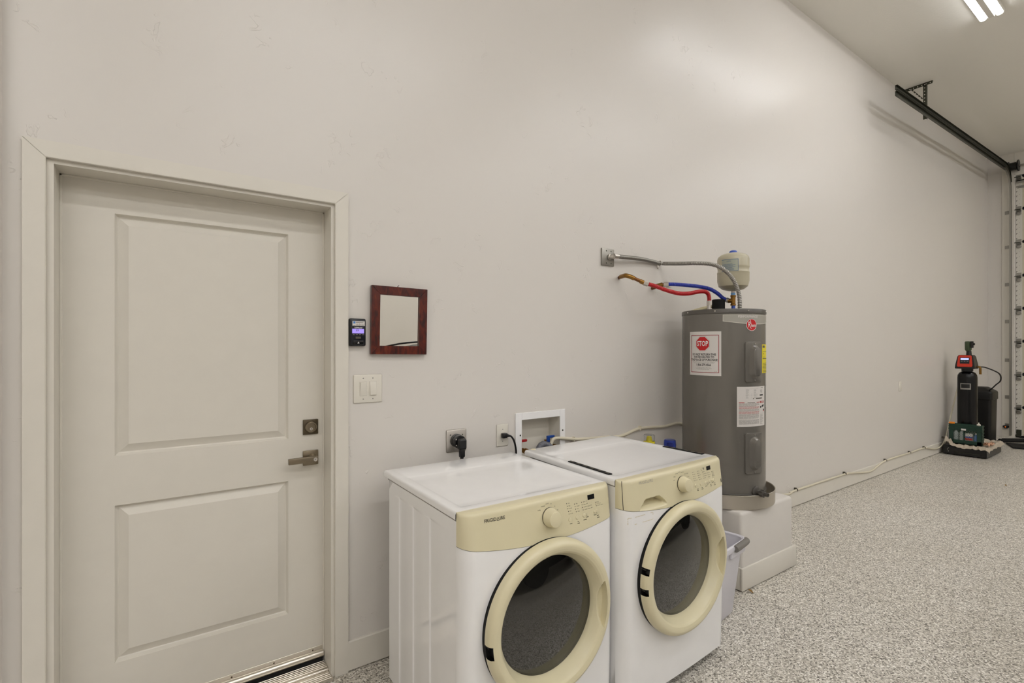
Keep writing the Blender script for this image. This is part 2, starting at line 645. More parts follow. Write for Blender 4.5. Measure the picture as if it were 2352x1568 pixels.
# deadbolt
db = obj('deadbolt', MB().box((0.522, SY - 0.009, 1.064), (0.588, SY, 1.132), 0.003, 2), 'nickel_dark', door, label='square satin nickel deadbolt plate with round keyed cylinder')
c = (0.556, SY, 1.098)
obj('cylinder_ring', MB().lathe([(0.027, 0.008), (0.0265, 0.013), (0.023, 0.018), (0.0185, 0.0185), (0.0175, 0.015), (0.0001, 0.015)], c, (0, -1, 0), n=32), 'nickel', db)
kh = MB().lathe([(0.0065, 0.0148), (0.0065, 0.017), (0.0045, 0.0172), (0.004, 0.0155), (0.0001, 0.0155)], (0.556, SY, 1.090), (0, -1, 0), n=16)
obj('key_plug', kh, 'steel', db)
obj('keyhole', MB().box((0.5552, SY - 0.0166, 1.0865), (0.5568, SY - 0.0150, 1.0935)), 'black', db)
# lever
lv = obj('door_lever', MB().box((0.522, SY - 0.010, 0.925), (0.588, SY, 0.992), 0.003, 2), 'nickel', door, label='satin nickel lever handle on a square plate')
obj('lever_neck', MB().cyl((0.562, SY - 0.008, 0.960), (0.562, SY - 0.05, 0.960), 0.017, 0.0155, 24), 'nickel', lv)
obj('lever_arm', MB().box((0.452, SY - 0.062, 0.9475), (0.574, SY - 0.044, 0.9725), 0.002, 2), 'nickel', lv)
obj('lever_lock', MB().lathe([(0.0085, 0.0), (0.0085, 0.002), (0.006, 0.0022), (0.0055, 0.0005), (0.0001, 0.0005)], (0.563, SY - 0.062, 0.960), (0, -1, 0), n=20), 'steel', lv)
obj('keyhole', MB().box((0.5622, SY - 0.0638, 0.957), (0.5638, SY - 0.0622, 0.963)), 'black', lv)
# sweep
sw = obj('door_sweep', MB().box((SX0 + 0.002, SY - 0.004, 0.068), (SX1 - 0.001, SY, 0.092), 0.0008, 1), 'alum', door, label='aluminium door sweep with rounded drip edge')
obj('drip_edge', MB().rings([[(x, SY - 0.004 - 0.016 * math.sin(t), 0.056 + 0.016 * math.cos(t)) for t in frange(0, PI, 10)] for x in (SX0 + 0.002, SX1 - 0.001)]), 'alum', sw)
obj('sweep_seal', MB().box((SX0 + 0.003, SY - 0.008, 0.022), (SX1 - 0.002, SY + 0.02, 0.045)), 'rubber', sw)
for k in range(6):
    obj('sweep_screw', screw(-0.245 + k * 0.162, SY - 0.004, 0.080, (0, -1, 0)), 'nickel_dark', sw)
# threshold
th = obj('threshold', MB().box((JX0 - 0.002, -0.03, 0.0), (JX1 + 0.002, 0.2, 0.012)).box((JX0, 0.035, 0.012), (JX1, 0.16, 0.021), 0.002, 1), 'alum', door, label='ribbed aluminium door threshold')
rb = MB()
for k in range(14):
    y = -0.022 + k * 0.0125
    z = 0.012 if y < 0.034 else 0.021
    if 0.02 < y < 0.05:
        continue
    rb.box((JX0 + 0.003, y, z - 0.002), (JX1 - 0.003, y + 0.006, z + 0.0022), 0.001, 1)
obj('threshold_ribs', rb, 'alum', th)

# ------------------------------------------------------------------ garage door end of the room
gd = sroot('door_2', (XR, -2.7, 0), 'tall sectional garage door with cream panels and steel end stiles')
SEC = [(-0.005, 0.49), (0.49, 1.024), (1.024, 1.557), (1.557, 2.085), (2.085, 2.617), (2.617, 3.157), (3.157, 3.69), (3.69, 4.215)]
GX = XR + 0.02
for k, (z0, z1) in enumerate(SEC):
    z0 = max(z0, 0.03)
    s = obj('door_section', MB().box((GX, GY1 + 0.01, z0 + 0.022), (GX + 0.05, GY0 - 0.075, z1 - 0.022), 0.004, 1).box((GX + 0.01, GY1 + 0.01, z0), (GX + 0.05, GY0 - 0.075, z1 - 0.001)), 'garage', gd)
    obj('seam_strip', MB().box((GX - 0.004, GY1 + 0.02, z1 - 0.024), (GX + 0.012, GY0 - 0.072, z1 + 0.020)), 'rubber', s)
    st = obj('end_stile', MB().box((GX - 0.006, GY0 - 0.077, z0 + 0.004), (GX + 0.05, GY0 - 0.002, z1 - 0.004), 0.002, 1), 'lampbody', s)
    hm = MB()
    hc = (GX - 0.010, GY0 - 0.038, z1 - 0.075)
    hm.box((GX - 0.010, GY0 - 0.068, z1 - 0.055), (GX - 0.006, GY0 - 0.008, z1 + 0.04), 0.001, 1)
    hm.prism([(-0.03, 0.0), (0.0, -0.05), (0.03, 0.0)], lambda u, v, d: (GX - 0.006 - d, GY0 - 0.038 + u, z1 - 0.03 + v + 0.0), 0.0, 0.004)
    obj('hinge_plate', hm, 'galv', s)
    obj('hinge_collar', MB().lathe([(0.032, 0.0), (0.032, 0.018), (0.022, 0.02), (0.018, 0.008), (0.0001, 0.008)], hc, (-1, 0, 0), n=20), 'galv', s)
    obj('roller_stem', MB().cyl((GX - 0.03, GY0 + 0.045, z1 - 0.012), (GX - 0.03, GY0 - 0.06, z1 - 0.012), 0.006, n=8), 'galv_dark', s)
    sl = MB()
    for q in range(5):
        zz = z0 + 0.06 + q * 0.075
        if zz < z1 - 0.14:
            sl.box((GX - 0.0075, GY0 - 0.022, zz), (GX - 0.0055, GY0 - 0.006, zz + 0.006))
            sl.box((GX - 0.0075, GY0 - 0.010, zz - 0.015), (GX - 0.0055, GY0 - 0.006, zz))
            sl.cyl((GX - 0.0055, GY0 - 0.045, zz + 0.02), (GX - 0.008, GY0 - 0.045, zz + 0.02), 0.003, n=6)
    obj('stile_slots', sl, 'ink_soft', s)
obj('bottom_seal', MB().box((GX - 0.01, GY1, 0.0), (GX + 0.05, GY0, 0.035), 0.006, 1), 'rubber', gd)
obj('bottom_bracket', MB().box((GX - 0.02, GY0 - 0.07, 0.04), (GX - 0.006, GY0 - 0.01, 0.13), 0.003, 1).box((GX - 0.03, GY0 - 0.065, 0.02), (GX - 0.02, GY0 + 0.0, 0.05), 0.002, 1), 'galv_dark', gd)
obj('top_strut', MB().box((GX - 0.045, GY1 + 0.02, 4.13), (GX, GY0 - 0.02, 4.145)).box((GX - 0.045, GY1 + 0.02, 4.10), (GX - 0.04, GY0 - 0.02, 4.145)).box((GX - 0.012, GY1 + 0.02, 4.02), (GX, GY0 - 0.02, 4.06)), 'galv', gd)
tr = sroot('trim_2', (XR, -0.27, 0), 'painted jamb boards beside and above the garage door')
obj('jamb_board', MB().box((XR - 0.018, GY0 + 0.012, 0.0), (XR, -0.175, ZC), 0.001, 1), 'trim', tr)
obj('header_board', MB().box((XR - 0.016, GY1, GZ + 0.01), (XR, GY0 + 0.011, ZC), 0.001, 1), 'trim', tr)

# track
TX, TY = XR - 0.075, -0.285
trk = thing('door_track', 'galvanised garage door track rising beside the door and running back under the ceiling', 'track', (TX, TY, 0))
def c_channel(path, dirs, w=0.05, d=0.022, t=0.003):
    """path points with a 'side' vector each: C section opening toward -Y"""
    prof = [(-w / 2, -d), (-w / 2, 0.0), (w / 2, 0.0), (w / 2, -d), (w / 2 - t, -d), (w / 2 - t, -t), (-w / 2 + t, -t), (-w / 2 + t, -d)]
    return MB().rings([[Vector(p) + Vector(sd) * a + Vector((0, 1, 0)) * (b + d / 2) for a, b in prof] for p, sd in zip(path, dirs)])
zc = 3.98
R1 = 0.33
HZ_far, HZ_near, XN = 4.285, 4.135, 6.34
pth = [(TX, TY, 0.03), (TX, TY, zc)]
dr = [(1, 0, 0), (1, 0, 0)]
for a in frange(0, PI / 2, 10)[1:]:
    pth.append((TX - R1 * (1 - math.cos(a)), TY, zc + R1 * math.sin(a) - 0.03 * (a / (PI / 2))))
    dr.append((math.cos(a), 0, math.sin(a)))
obj('vertical_track', c_channel(pth, dr), 'galv', trk)
hx = TX - R1
hz = pth[-1][2]
obj('horizontal_track', c_channel([pth[-1], (XN, TY, HZ_near)], [(0, 0, 1), (0, 0, 1)]), 'galv_dark', trk)
p2 = []
d2 = []
for a in frange(0.25, PI / 2, 8):
    p2.append((TX + 0.03 - 0.28 * (1 - math.cos(a)), TY, zc + 0.07 + 0.31 * math.sin(a)))
    d2.append((math.cos(a), 0, math.sin(a)))
p2.append((XN, TY, HZ_near + 0.062))
d2.append((0, 0, 1))
obj('upper_track', c_channel(p2, d2), 'galv_dark', trk)
for z in (0.16, 0.62, 1.22, 1.85, 2.45, 3.06, 3.62):
    obj('track_bracket', MB().box((TX, TY + 0.012, z), (XR - 0.018, TY + 0.016, z + 0.05), 0.001, 1).box((XR - 0.022, TY + 0.014, z), (XR - 0.0175, TY + 0.075, z + 0.055), 0.001, 1), 'galv', trk)
# perforated hanger
def angle_iron(p0, p1, side, name='hanger_angle'):
    p0, p1, side = Vector(p0), Vector(p1), Vector(side).normalized()
    d = (p1 - p0).normalized()
    n2 = d.cross(side).normalized()
    L = (p1 - p0).length
    mb = MB()
    w, t = 0.034, 0.003
    def P(u, a, b):
        return p0 + d * u + side * a + n2 * b
    prof = [(0, 0), (w, 0), (w, t), (t, t), (t, w), (0, w)]
    mb.rings([[P(0, a, b) for a, b in prof], [P(L, a, b) for a, b in prof]])
    o = obj(name, mb, 'galv_dark', trk)
    hl = MB()
    u = 0.02
    while u < L - 0.015:
        hl.cyl(P(u, w * 0.55, -0.0004), P(u, w * 0.55, t + 0.0006), 0.006, n=8)
        u += 0.04
    obj('perforation', hl, 'plastic_white', o, kind='stuff')
BXH = 7.42
angle_iron((BXH, -0.02, ZC), (BXH, -0.30, ZC), (0, 0, -1))
angle_iron((BXH, -0.245, ZC), (BXH, -0.245, 4.165), (0, 1, 0))
angle_iron((BXH - 0.004, -0.10, ZC - 0.018), (BXH - 0.004, -0.235, 4.385), (0, 0.75, 0.5))
# torsion shaft with drum
ts = thing('torsion_shaft', 'steel torsion shaft with a black cable drum above the garage door', 'shaft', (XR - 0.09, -0.4, 4.37))
obj('shaft', MB().cyl((XR - 0.09, -0.20, 4.365), (XR - 0.09, -4.9, 4.365), 0.0127, n=12), 'galv', ts)
obj('cable_drum', MB().lathe([(0.03, -0.01), (0.085, 0.0), (0.085, 0.012), (0.062, 0.02), (0.062, 0.10), (0.09, 0.115), (0.09, 0.128), (0.03, 0.13)], (XR - 0.09, -0.26, 4.365), (0, -1, 0), n=24), 'black', ts)
obj('bearing_plate', MB().box((XR - 0.16, -0.262, 4.24), (XR - 0.002, -0.256, 4.42), 0.002, 1), 'black', ts)
sen = thing('safety_sensor', 'small black door sensor with an orange light low on the jamb', 'sensor', (XR - 0.06, -0.23, 0.14))
obj('sensor_arm', MB().box((XR - 0.05, -0.28, 0.15), (XR - 0.018, -0.19, 0.18), 0.002, 1), 'black', sen)
obj('sensor_body', MB().box((XR - 0.085, -0.25, 0.14), (XR - 0.045, -0.205, 0.19), 0.006, 2), 'black', sen)
obj('sensor_lamp', MB().lathe([(0.006, 0), (0.006, 0.003), (0.0001, 0.005)], (XR - 0.085, -0.228, 0.165), (-1, 0, 0), n=10), mat('amber_led', '#ff7a20', 0.4, emit='#ff7a20', estr=1.2), sen)
rs = MB()
for k in range(4):
    rs.tube([(10.35 + k * 0.05, -0.30 - k * 0.01, 0.035 + 0.02 * (k % 2)), (10.75 + k * 0.05, -0.62, 0.04), (11.0 + k * 0.03, -1.5, 0.035)], 0.018, n=8, smooth=5)
rs.box((10.2, -1.5, 0.0), (10.62, -0.42, 0.022), 0.004, 1, rot=Matrix.Rotation(0.35, 3, 'Z'))
tag(obj('rubber_strips', rs, 'rubber'), 'black rubber strips lying on the floor by the garage door track', 'strip')

# ------------------------------------------------------------------ ceiling lights
def make_light(x0, x1, y, label, lens='lamp'):
    t = thing('ceiling_light', label, 'light', ((x0 + x1) / 2, y, ZC - 0.09), 'long twin-strip ceiling lights')
    obj('light_housing', MB().box((x0, y - 0.088, ZC - 0.038), (x1, y + 0.088, ZC), 0.004, 1).box((x0 + 0.01, y - 0.024, ZC - 0.05), (x1 - 0.01, y + 0.024, ZC - 0.036), 0.004, 1), 'lampbody', t)
    for sgn in (-1, 1):
        yy = y + sgn * 0.057
        xo = 0.0
        obj('lamp_diffuser', MB().rings([[(x, yy - 0.026 * math.cos(a), ZC - 0.037 - 0.018 * math.sin(a)) for a in frange(0, PI, 8)] for x in (x0 + 0.02, x1 - 0.02 + xo)]), lens, t)
        for x in (x0 + 0.004, x1 - 0.016 + xo):
            obj('end_cap', MB().rings([[(xx, yy - 0.028 * math.cos(a), ZC - 0.037 - 0.020 * math.sin(a)) for a in frange(0, PI, 8)] for xx in (x, x + 0.012)]), 'plastic_white', t)
    return t


make_light(3.93, 6.38, -1.018, 'twin-strip ceiling light closest to the back wall, near the garage track', 'lampdim')
for y_, row_ in ((-2.85, 'second row from the back wall'), (-4.7, 'third row from the back wall'), (-6.5, 'added row furthest from the back wall')):
    for x_, end_ in ((-3.4, 'far left end, added for fill'), (0.2, 'entry door end, added for fill'), (3.95, 'middle'), (7.7, 'garage door end, added for fill')):
        make_light(x_, x_ + 2.45, y_, 'unseen twin-strip ceiling light in the %s, %s' % (row_, end_))  # unseen grid; outer columns and last row added to even out the light

# ------------------------------------------------------------------ wall fittings
# mirror
MT = Matrix.Rotation(math.radians(0.5), 3, 'X') @ Matrix.Rotation(math.radians(0.7), 3, 'Y')
mc = V(0.9275, -0.006, 1.5845)
def mp(x, y, z):
    return MT @ V(x, y, z) + mc
mir = thing('wall_mirror', 'small mirror in a dark red stained wood frame hung beside the door', 'mirror', (0.9275, -0.01, 1.42))
hw, hh, fw = 0.1385, 0.159, 0.040
def frame_rail(poly):
    mb = MB()
    mb.rings([[mp(x, 0.0, z) for x, z in poly], [mp(x, -0.016, z) for x, z in poly]])
    ix = [(x * 0.985, z * 0.985) for x, z in poly]
    return mb
e = 0.0007
obj('frame_rail', MB().rings([[mp(x, y, z) for x, z in [(-hw, -hh + e), (-hw + fw, -hh + fw + e), (-hw + fw, hh - fw - e), (-hw, hh - e)]] for y in (0.0, -0.020)]), 'wood', mir)
obj('frame_rail', MB().rings([[mp(x, y, z) for x, z in [(hw, -hh + e), (hw - fw, -hh + fw + e), (hw - fw, hh - fw - e), (hw, hh - e)]] for y in (0.0, -0.020)]), 'wood', mir)
obj('frame_rail', MB().rings([[mp(x, y, z) for x, z in [(-hw + e, hh), (hw - e, hh), (hw - fw - e, hh - fw), (-hw + fw + e, hh - fw)]] for y in (0.0, -0.020)]), 'wood', mir)
obj('frame_rail', MB().rings([[mp(x, y, z) for x, z in [(-hw + e, -hh), (hw - e, -hh), (hw - fw - e, -hh + fw), (-hw + fw + e, -hh + fw)]] for y in (0.0, -0.020)]), 'wood', mir)
obj('mirror_glass', MB().rings([[mp(x, y, z) for x, z in [(-hw + fw - 0.006, -hh + fw - 0.006), (hw - fw + 0.006, -hh + fw - 0.006), (hw - fw + 0.006, hh - fw + 0.006), (-hw + fw - 0.006, hh - fw + 0.006)]] for y in (-0.003, -0.010)]), 'mirror', mir)
obj('hanging_nail', MB().cyl((0.925, 0.0, 1.748), (0.924, -0.018, 1.752), 0.0016, n=8), 'black', mir)

# opener control panel
op = thing('door_opener_panel', 'black garage door wall control with a violet screen reading 89', 'control', (0.726, 0, 1.463))
ox0, ox1, oz0, oz1 = 0.688, 0.764, 1.464, 1.589
obj('control_body', MB().box((ox0, -0.024, oz0), (ox1, 0.0, oz1), 0.007, 3), 'opener', op)
obj('control_face', MB().box((ox0 + 0.006, -0.0262, oz0 + 0.006), (ox1 - 0.006, -0.020, oz1 - 0.006), 0.004, 2), 'navy', op)
fc = obj('sticker', MB().box((0.701, -0.0272, 1.5555), (0.757, -0.0262, 1.577)), 'paper', op)
obj('sticker_square', MB().box((0.7045, -0.0278, 1.566), (0.714, -0.0272, 1.5755)), 'stickerblue', fc)
sp = MB()
for (x0, x1, z) in [(0.7165, 0.752, 1.5725), (0.7165, 0.748, 1.570), (0.72, 0.7235, 1.566), (0.7305, 0.734, 1.566), (0.718, 0.7265, 1.561), (0.729, 0.7385, 1.561), (0.704, 0.714, 1.5585), (0.717, 0.738, 1.5585), (0.741, 0.754, 1.5605), (0.741, 0.754, 1.558)]:
    sp.box((x0, -0.0277, z - 0.0006), (x1, -0.0272, z + 0.0006))
obj('small_print', sp, 'ink_soft', fc, kind='stuff')
obj('lettering', MB().text('LiftMaster', 0.0088, lambda x, z: (0.7285 + x, -0.0266, 1.5475 + z), bold=0.0002), 'white', op)
scn = obj('screen', MB().box((0.7, -0.0275, 1.5215), (0.7535, -0.0262, 1.5425), 0.0005, 1), 'lcd', op, label='lit violet screen')
obj('lettering', MB().text('89', 0.0135, lambda x, z: (0.7235 + x, -0.0280, 1.5345 + z)), 'ink_soft', scn)
for k in range(4):
    b = obj('menu_button', MB().box((0.7015 + k * 0.0142, -0.0275, 1.5135), (0.7115 + k * 0.0142, -0.0262, 1.5185), 0.0008, 1), 'navy', op)
    obj('button_mark', MB().box((0.7025 + k * 0.0142, -0.0279, 1.5150), (0.7105 + k * 0.0142, -0.0275, 1.5172)), 'ink_grey', b)
obj('rocker_button', MB().box((0.7145, -0.029, 1.496), (0.739, -0.0262, 1.5075), 0.002, 2), 'ink_soft', op)
pb = obj('push_bar', MB().box((0.703, -0.032, 1.4735), (0.7495, -0.0262, 1.490), 0.002, 2), 'opener', op)
pm = MB().box((0.7225, -0.0325, 1.4765), (0.7305, -0.032, 1.4795))
pm.prism([(0.7245, 1.4805), (0.7265, 1.4845), (0.7285, 1.4805)], lambda u, v, d: (u, -0.032 - d, v), 0.0, 0.0005)
obj('bar_symbol', pm, 'white', pb)

# double switch
swt = thing('light_switch', 'white double rocker switch plate below the control panel', 'switch', (0.78, 0, 1.203))
obj('switch_plate', MB().box((0.713, -0.006, 1.204), (0.846, 0.0, 1.334), 0.004, 3), 'plastic_white', swt)
for k, (cx_, tilt) in enumerate(((0.757, 0.11), (0.802, -0.11))):
    obj('rocker_surround', MB().box((cx_ - 0.0178, -0.0075, 1.236), (cx_ + 0.0178, -0.005, 1.303), 0.0015, 1), 'trim', swt)
    obj('rocker', MB().box((cx_ - 0.0145, -0.0118, 1.2400), (cx_ + 0.0145, -0.0045, 1.2990), 0.0012, 2, rot=Matrix.Rotation(tilt, 3, 'X')), 'plastic_white', swt)
    for z in (1.222, 1.317):
        obj('plate_screw', screw(cx_, -0.006, z, (0, -1, 0), 0.003, 0.001), 'ink_grey', swt)

# range outlet and plug
ro = thing('dryer_outlet', 'square steel outlet plate behind the black dryer plug', 'outlet', (1.241, 0, 0.923))
obj('outlet_plate', MB().box((1.183, -0.007, 0.923), (1.299, 0.0, 1.038), 0.005, 2), 'steel', ro)
obj('receptacle', MB().lathe([(0.034, 0.0), (0.034, 0.020), (0.031, 0.022), (0.0001, 0.022)], (1.238, -0.005, 0.982), (0, -1, 0), n=28), 'black', ro)
for p in ((1.205, 1.012), (1.275, 1.008)):
    obj('plate_screw', screw(p[0], -0.007, p[1], (0, -1, 0)), 'galv_dark', ro)
dc = thing('dryer_power_cable', 'thick black dryer plug and cord hanging behind the dryer', 'cord', (1.238, -0.05, 0.9))
pl = MB()
pl.lathe([(0.033, 0.0), (0.034, 0.004), (0.033, 0.022), (0.029, 0.026), (0.0001, 0.027)], (1.238, -0.028, 0.980), (0, -1, 0), n=24)
pl.box((1.216, -0.084, 0.945), (1.260, -0.052, 1.000), 0.010, 3)
pl.box((1.224, -0.080, 0.905), (1.252, -0.054, 0.95), 0.008, 2)
obj('plug', pl, 'black', dc)
obj('cable', MB().tube([(1.238, -0.067, 0.915), (1.238, -0.067, 0.88), (1.236, -0.066, 0.80), (1.236, -0.064, 0.6), (1.20, -0.07, 0.3)], 0.0095, n=12), 'black', dc)
obj('cable_tag', MB().cyl((1.238, -0.067, 0.890), (1.2378, -0.067, 0.900), 0.0102, n=12), 'paper', dc)
for p in ((1.213, 0.995), (1.222, 0.957), (1.214, 0.965)):
    obj('plug_screw', screw(p[0], -0.055, p[1], (0, -1, 0), 0.004), 'steel', dc)

# single outlet and washer cord
so = thing('washer_outlet', 'white single outlet plate between the steel outlet and the valve box', 'outlet', (1.526, 0, 0.918))
obj('outlet_plate', MB().box((1.489, -0.006, 0.919), (1.564, 0.0, 1.039), 0.004, 3), 'plastic_white', so)
obj('receptacle', MB().lathe([(0.017, 0.0), (0.017, 0.009), (0.0155, 0.0095), (0.0001, 0.0095)], (1.527, -0.001, 0.980), (0, -1, 0), n=24), 'plastic_white', so)
for z in (0.946, 1.011):
    obj('plate_screw', screw(1.527, -0.006, z, (0, -1, 0), 0.003, 0.001), 'ink_grey', so)
wc = thing('washer_power_cable', 'thin black plug and cord curving down from the white outlet', 'cord', (1.54, -0.03, 0.9))
obj('plug', MB().box((1.511, -0.036, 0.966), (1.541, -0.0098, 0.993), 0.005, 2).cyl((1.538, -0.025, 0.980), (1.556, -0.030, 0.976), 0.011, 0.006, 12), 'black', wc)
obj('cable', MB().tube([(1.545, -0.028, 0.979), (1.565, -0.032, 0.972), (1.583, -0.034, 0.945), (1.595, -0.034, 0.900), (1.598, -0.034, 0.85), (1.60, -0.05, 0.6)], 0.0052, n=10), 'black', wc)

# washer outlet box
wo = thing('washer_outlet_box', 'white recessed valve box with red and blue levers behind the washer', 'valve box', (1.795, 0, 0.79))
fx0, fx1, fz0, fz1 = 1.613, 1.976, 0.765, 1.091
ff = MB()
for lo, hi in (((fx0, fz0), (fx0 + 0.043, fz1)), ((fx1 - 0.039, fz0), (fx1, fz1)), ((fx0 + 0.043, fz1 - 0.041), (fx1 - 0.039, fz1)), ((fx0 + 0.043, fz0), (fx1 - 0.039, fz0 + 0.045))):
    ff.box((lo[0], -0.008, lo[1]), (hi[0], 0.0, hi[1]), 0.0015, 1)
obj('box_frame', ff, 'enamel', wo)
bi = MB()
bx0, bx1, bz0, bz1 = BX0 + 0.003, BX1 - 0.003, BZ0 + 0.002, BZ1 - 0.002
bi.rings([[(bx0, -0.002, bz0), (bx1, -0.002, bz0), (bx1, -0.002, bz1), (bx0, -0.002, bz1)], [(bx0 + 0.006, 0.094, bz0 + 0.004), (bx1 - 0.006, 0.094, bz0 + 0.004), (bx1 - 0.006, 0.094, bz1 - 0.004), (bx0 + 0.006, 0.094, bz1 - 0.004)]], cap0=False)
obj('box_basin', bi, 'plastic_white', wo)
for p in ((1.644, 0.966), (1.956, 0.966)):
    obj('box_screw', screw(p[0], -0.008, p[1], (0, -1, 0), 0.005, 0.003), 'galv_dark', wo)
for x, m_, zz in ((1.680, 'redplastic', 0.905), (1.885, 'bluelever', 0.908)):
    vv = obj('valve', MB().cyl((x, 0.06, zz - 0.09), (x, 0.06, zz + 0.0), 0.012, n=14).cyl((x, 0.06, zz - 0.03), (x + 0.012, 0.01, zz - 0.036), 0.013, n=14).lathe([(0.017, 0), (0.017, 0.018), (0.013, 0.02)], (x + 0.012, 0.012, zz - 0.036), (0.3, -1, -0.1), n=8), 'brass', wo)
    obj('valve_lever', MB().box((x - 0.012, 0.030, zz + 0.012), (x + 0.042, 0.046, zz + 0.026), 0.003, 2).box((x - 0.012, 0.032, zz - 0.015), (x + 0.008, 0.046, zz + 0.02), 0.004, 2), m_, vv, label='red lever' if 'red' in m_ else 'blue lever')
dh = corrugated([(1.735, -0.05, 0.80), (1.745, -0.035, 0.86), (1.775, -0.025, 0.897), (1.815, -0.02, 0.900), (1.850, -0.03, 0.875), (1.87, -0.06, 0.80)], 0.0175, 0.0085, 0.003, 16)
tag(obj('drain_hose', dh, 'greyhose', angle=60), 'grey corrugated drain hose looping out of the valve box', 'hose')
tag(obj('supply_hose', MB().tube([(1.698, 0.0, 0.867), (1.715, -0.02, 0.862), (1.76, -0.05, 0.845), (1.80, -0.07, 0.80)], 0.0085, n=12), 'steel', angle=60), 'braided steel water hose from the red valve', 'hose', 'braided water hoses')
tag(obj('supply_hose', MB().tube([(1.90, 0.0, 0.870), (1.915, -0.02, 0.868), (1.925, -0.04, 0.850), (1.925, -0.06, 0.80)], 0.0085, n=12), 'steel', angle=60), 'braided steel water hose from the blue valve', 'hose', 'braided water hoses')

# blank wall plates
def plate(x0, x1, z0, z1, label):
    t = thing('wall_plate', label, 'wall plate', ((x0 + x1) / 2, 0, z0))
    obj('plate', MB().box((x0, -0.006, z0), (x1, 0.0, z1), 0.003, 2), 'plastic_white', t)
    for z in (z0 + (z1 - z0) * 0.2, z0 + (z1 - z0) * 0.8):
        obj('plate_screw', screw((x0 + x1) / 2, -0.006, z, (0, -1, 0), 0.003, 0.001), 'ink_grey', t)
plate(7.325, 7.405, 0.925, 1.045, 'white wall plate alone on the long wall before the softener')
plate(10.25, 10.42, 1.15, 1.50, 'tall white wall plate behind the softener valve')

# drain tubing along the wall
tbp = [(1.858, -0.012, 0.872), (1.866, -0.014, 0.905), (1.885, -0.016, 0.924), (1.942, -0.016, 0.921), (2.081, -0.014, 0.900), (2.305, -0.011, 0.888), (2.46, -0.009, 0.881), (2.638, -0.009, 0.912), (2.879, -0.009, 0.903), (3.109, -0.009, 0.898), (3.32, -0.012, 0.72), (3.6, -0.02, 0.42), (4.1, -0.022, 0.22), (4.609, -0.022, 0.141), (4.728, -0.022, 0.153), (5.721, -0.022, 0.151), (5.929, -0.022, 0.139), (6.316, -0.022, 0.093), (6.493, -0.022, 0.092), (6.84, -0.022, 0.148), (7.63, -0.022, 0.146), (8.147, -0.022, 0.144), (8.55, -0.024, 0.085), (8.80, -0.03, 0.10), (8.93, -0.045, 0.2), (9.10, -0.06, 0.5), (9.33, -0.07, 0.83), (9.42, -0.09, 1.0)]
tub = thing('drain_tubing', 'ivory plastic drain tubing clipped along the wall from the softener to the valve box', 'tubing', (5.0, -0.02, 0.09))
obj('tube', MB().tube(tbp, 0.0095, n=10, smooth=6), 'ivory', tub, angle=60)
for x, z in ((2.04, 0.912), (2.638, 0.924), (4.76, 0.166), (5.78, 0.166), (6.86, 0.162), (7.63, 0.16), (8.16, 0.158), (8.93, 0.21)):
    obj('tube_clip', MB().box((x - 0.006, -0.034 if z < 0.5 else -0.020, z - 0.022), (x + 0.006, 0.0, z - 0.001), 0.002, 1).cyl((x, 0.0, z + 0.001), (x, -0.022, z + 0.004), 0.004, n=8), 'ink_soft' if z < 0.5 else 'ivory', tub)


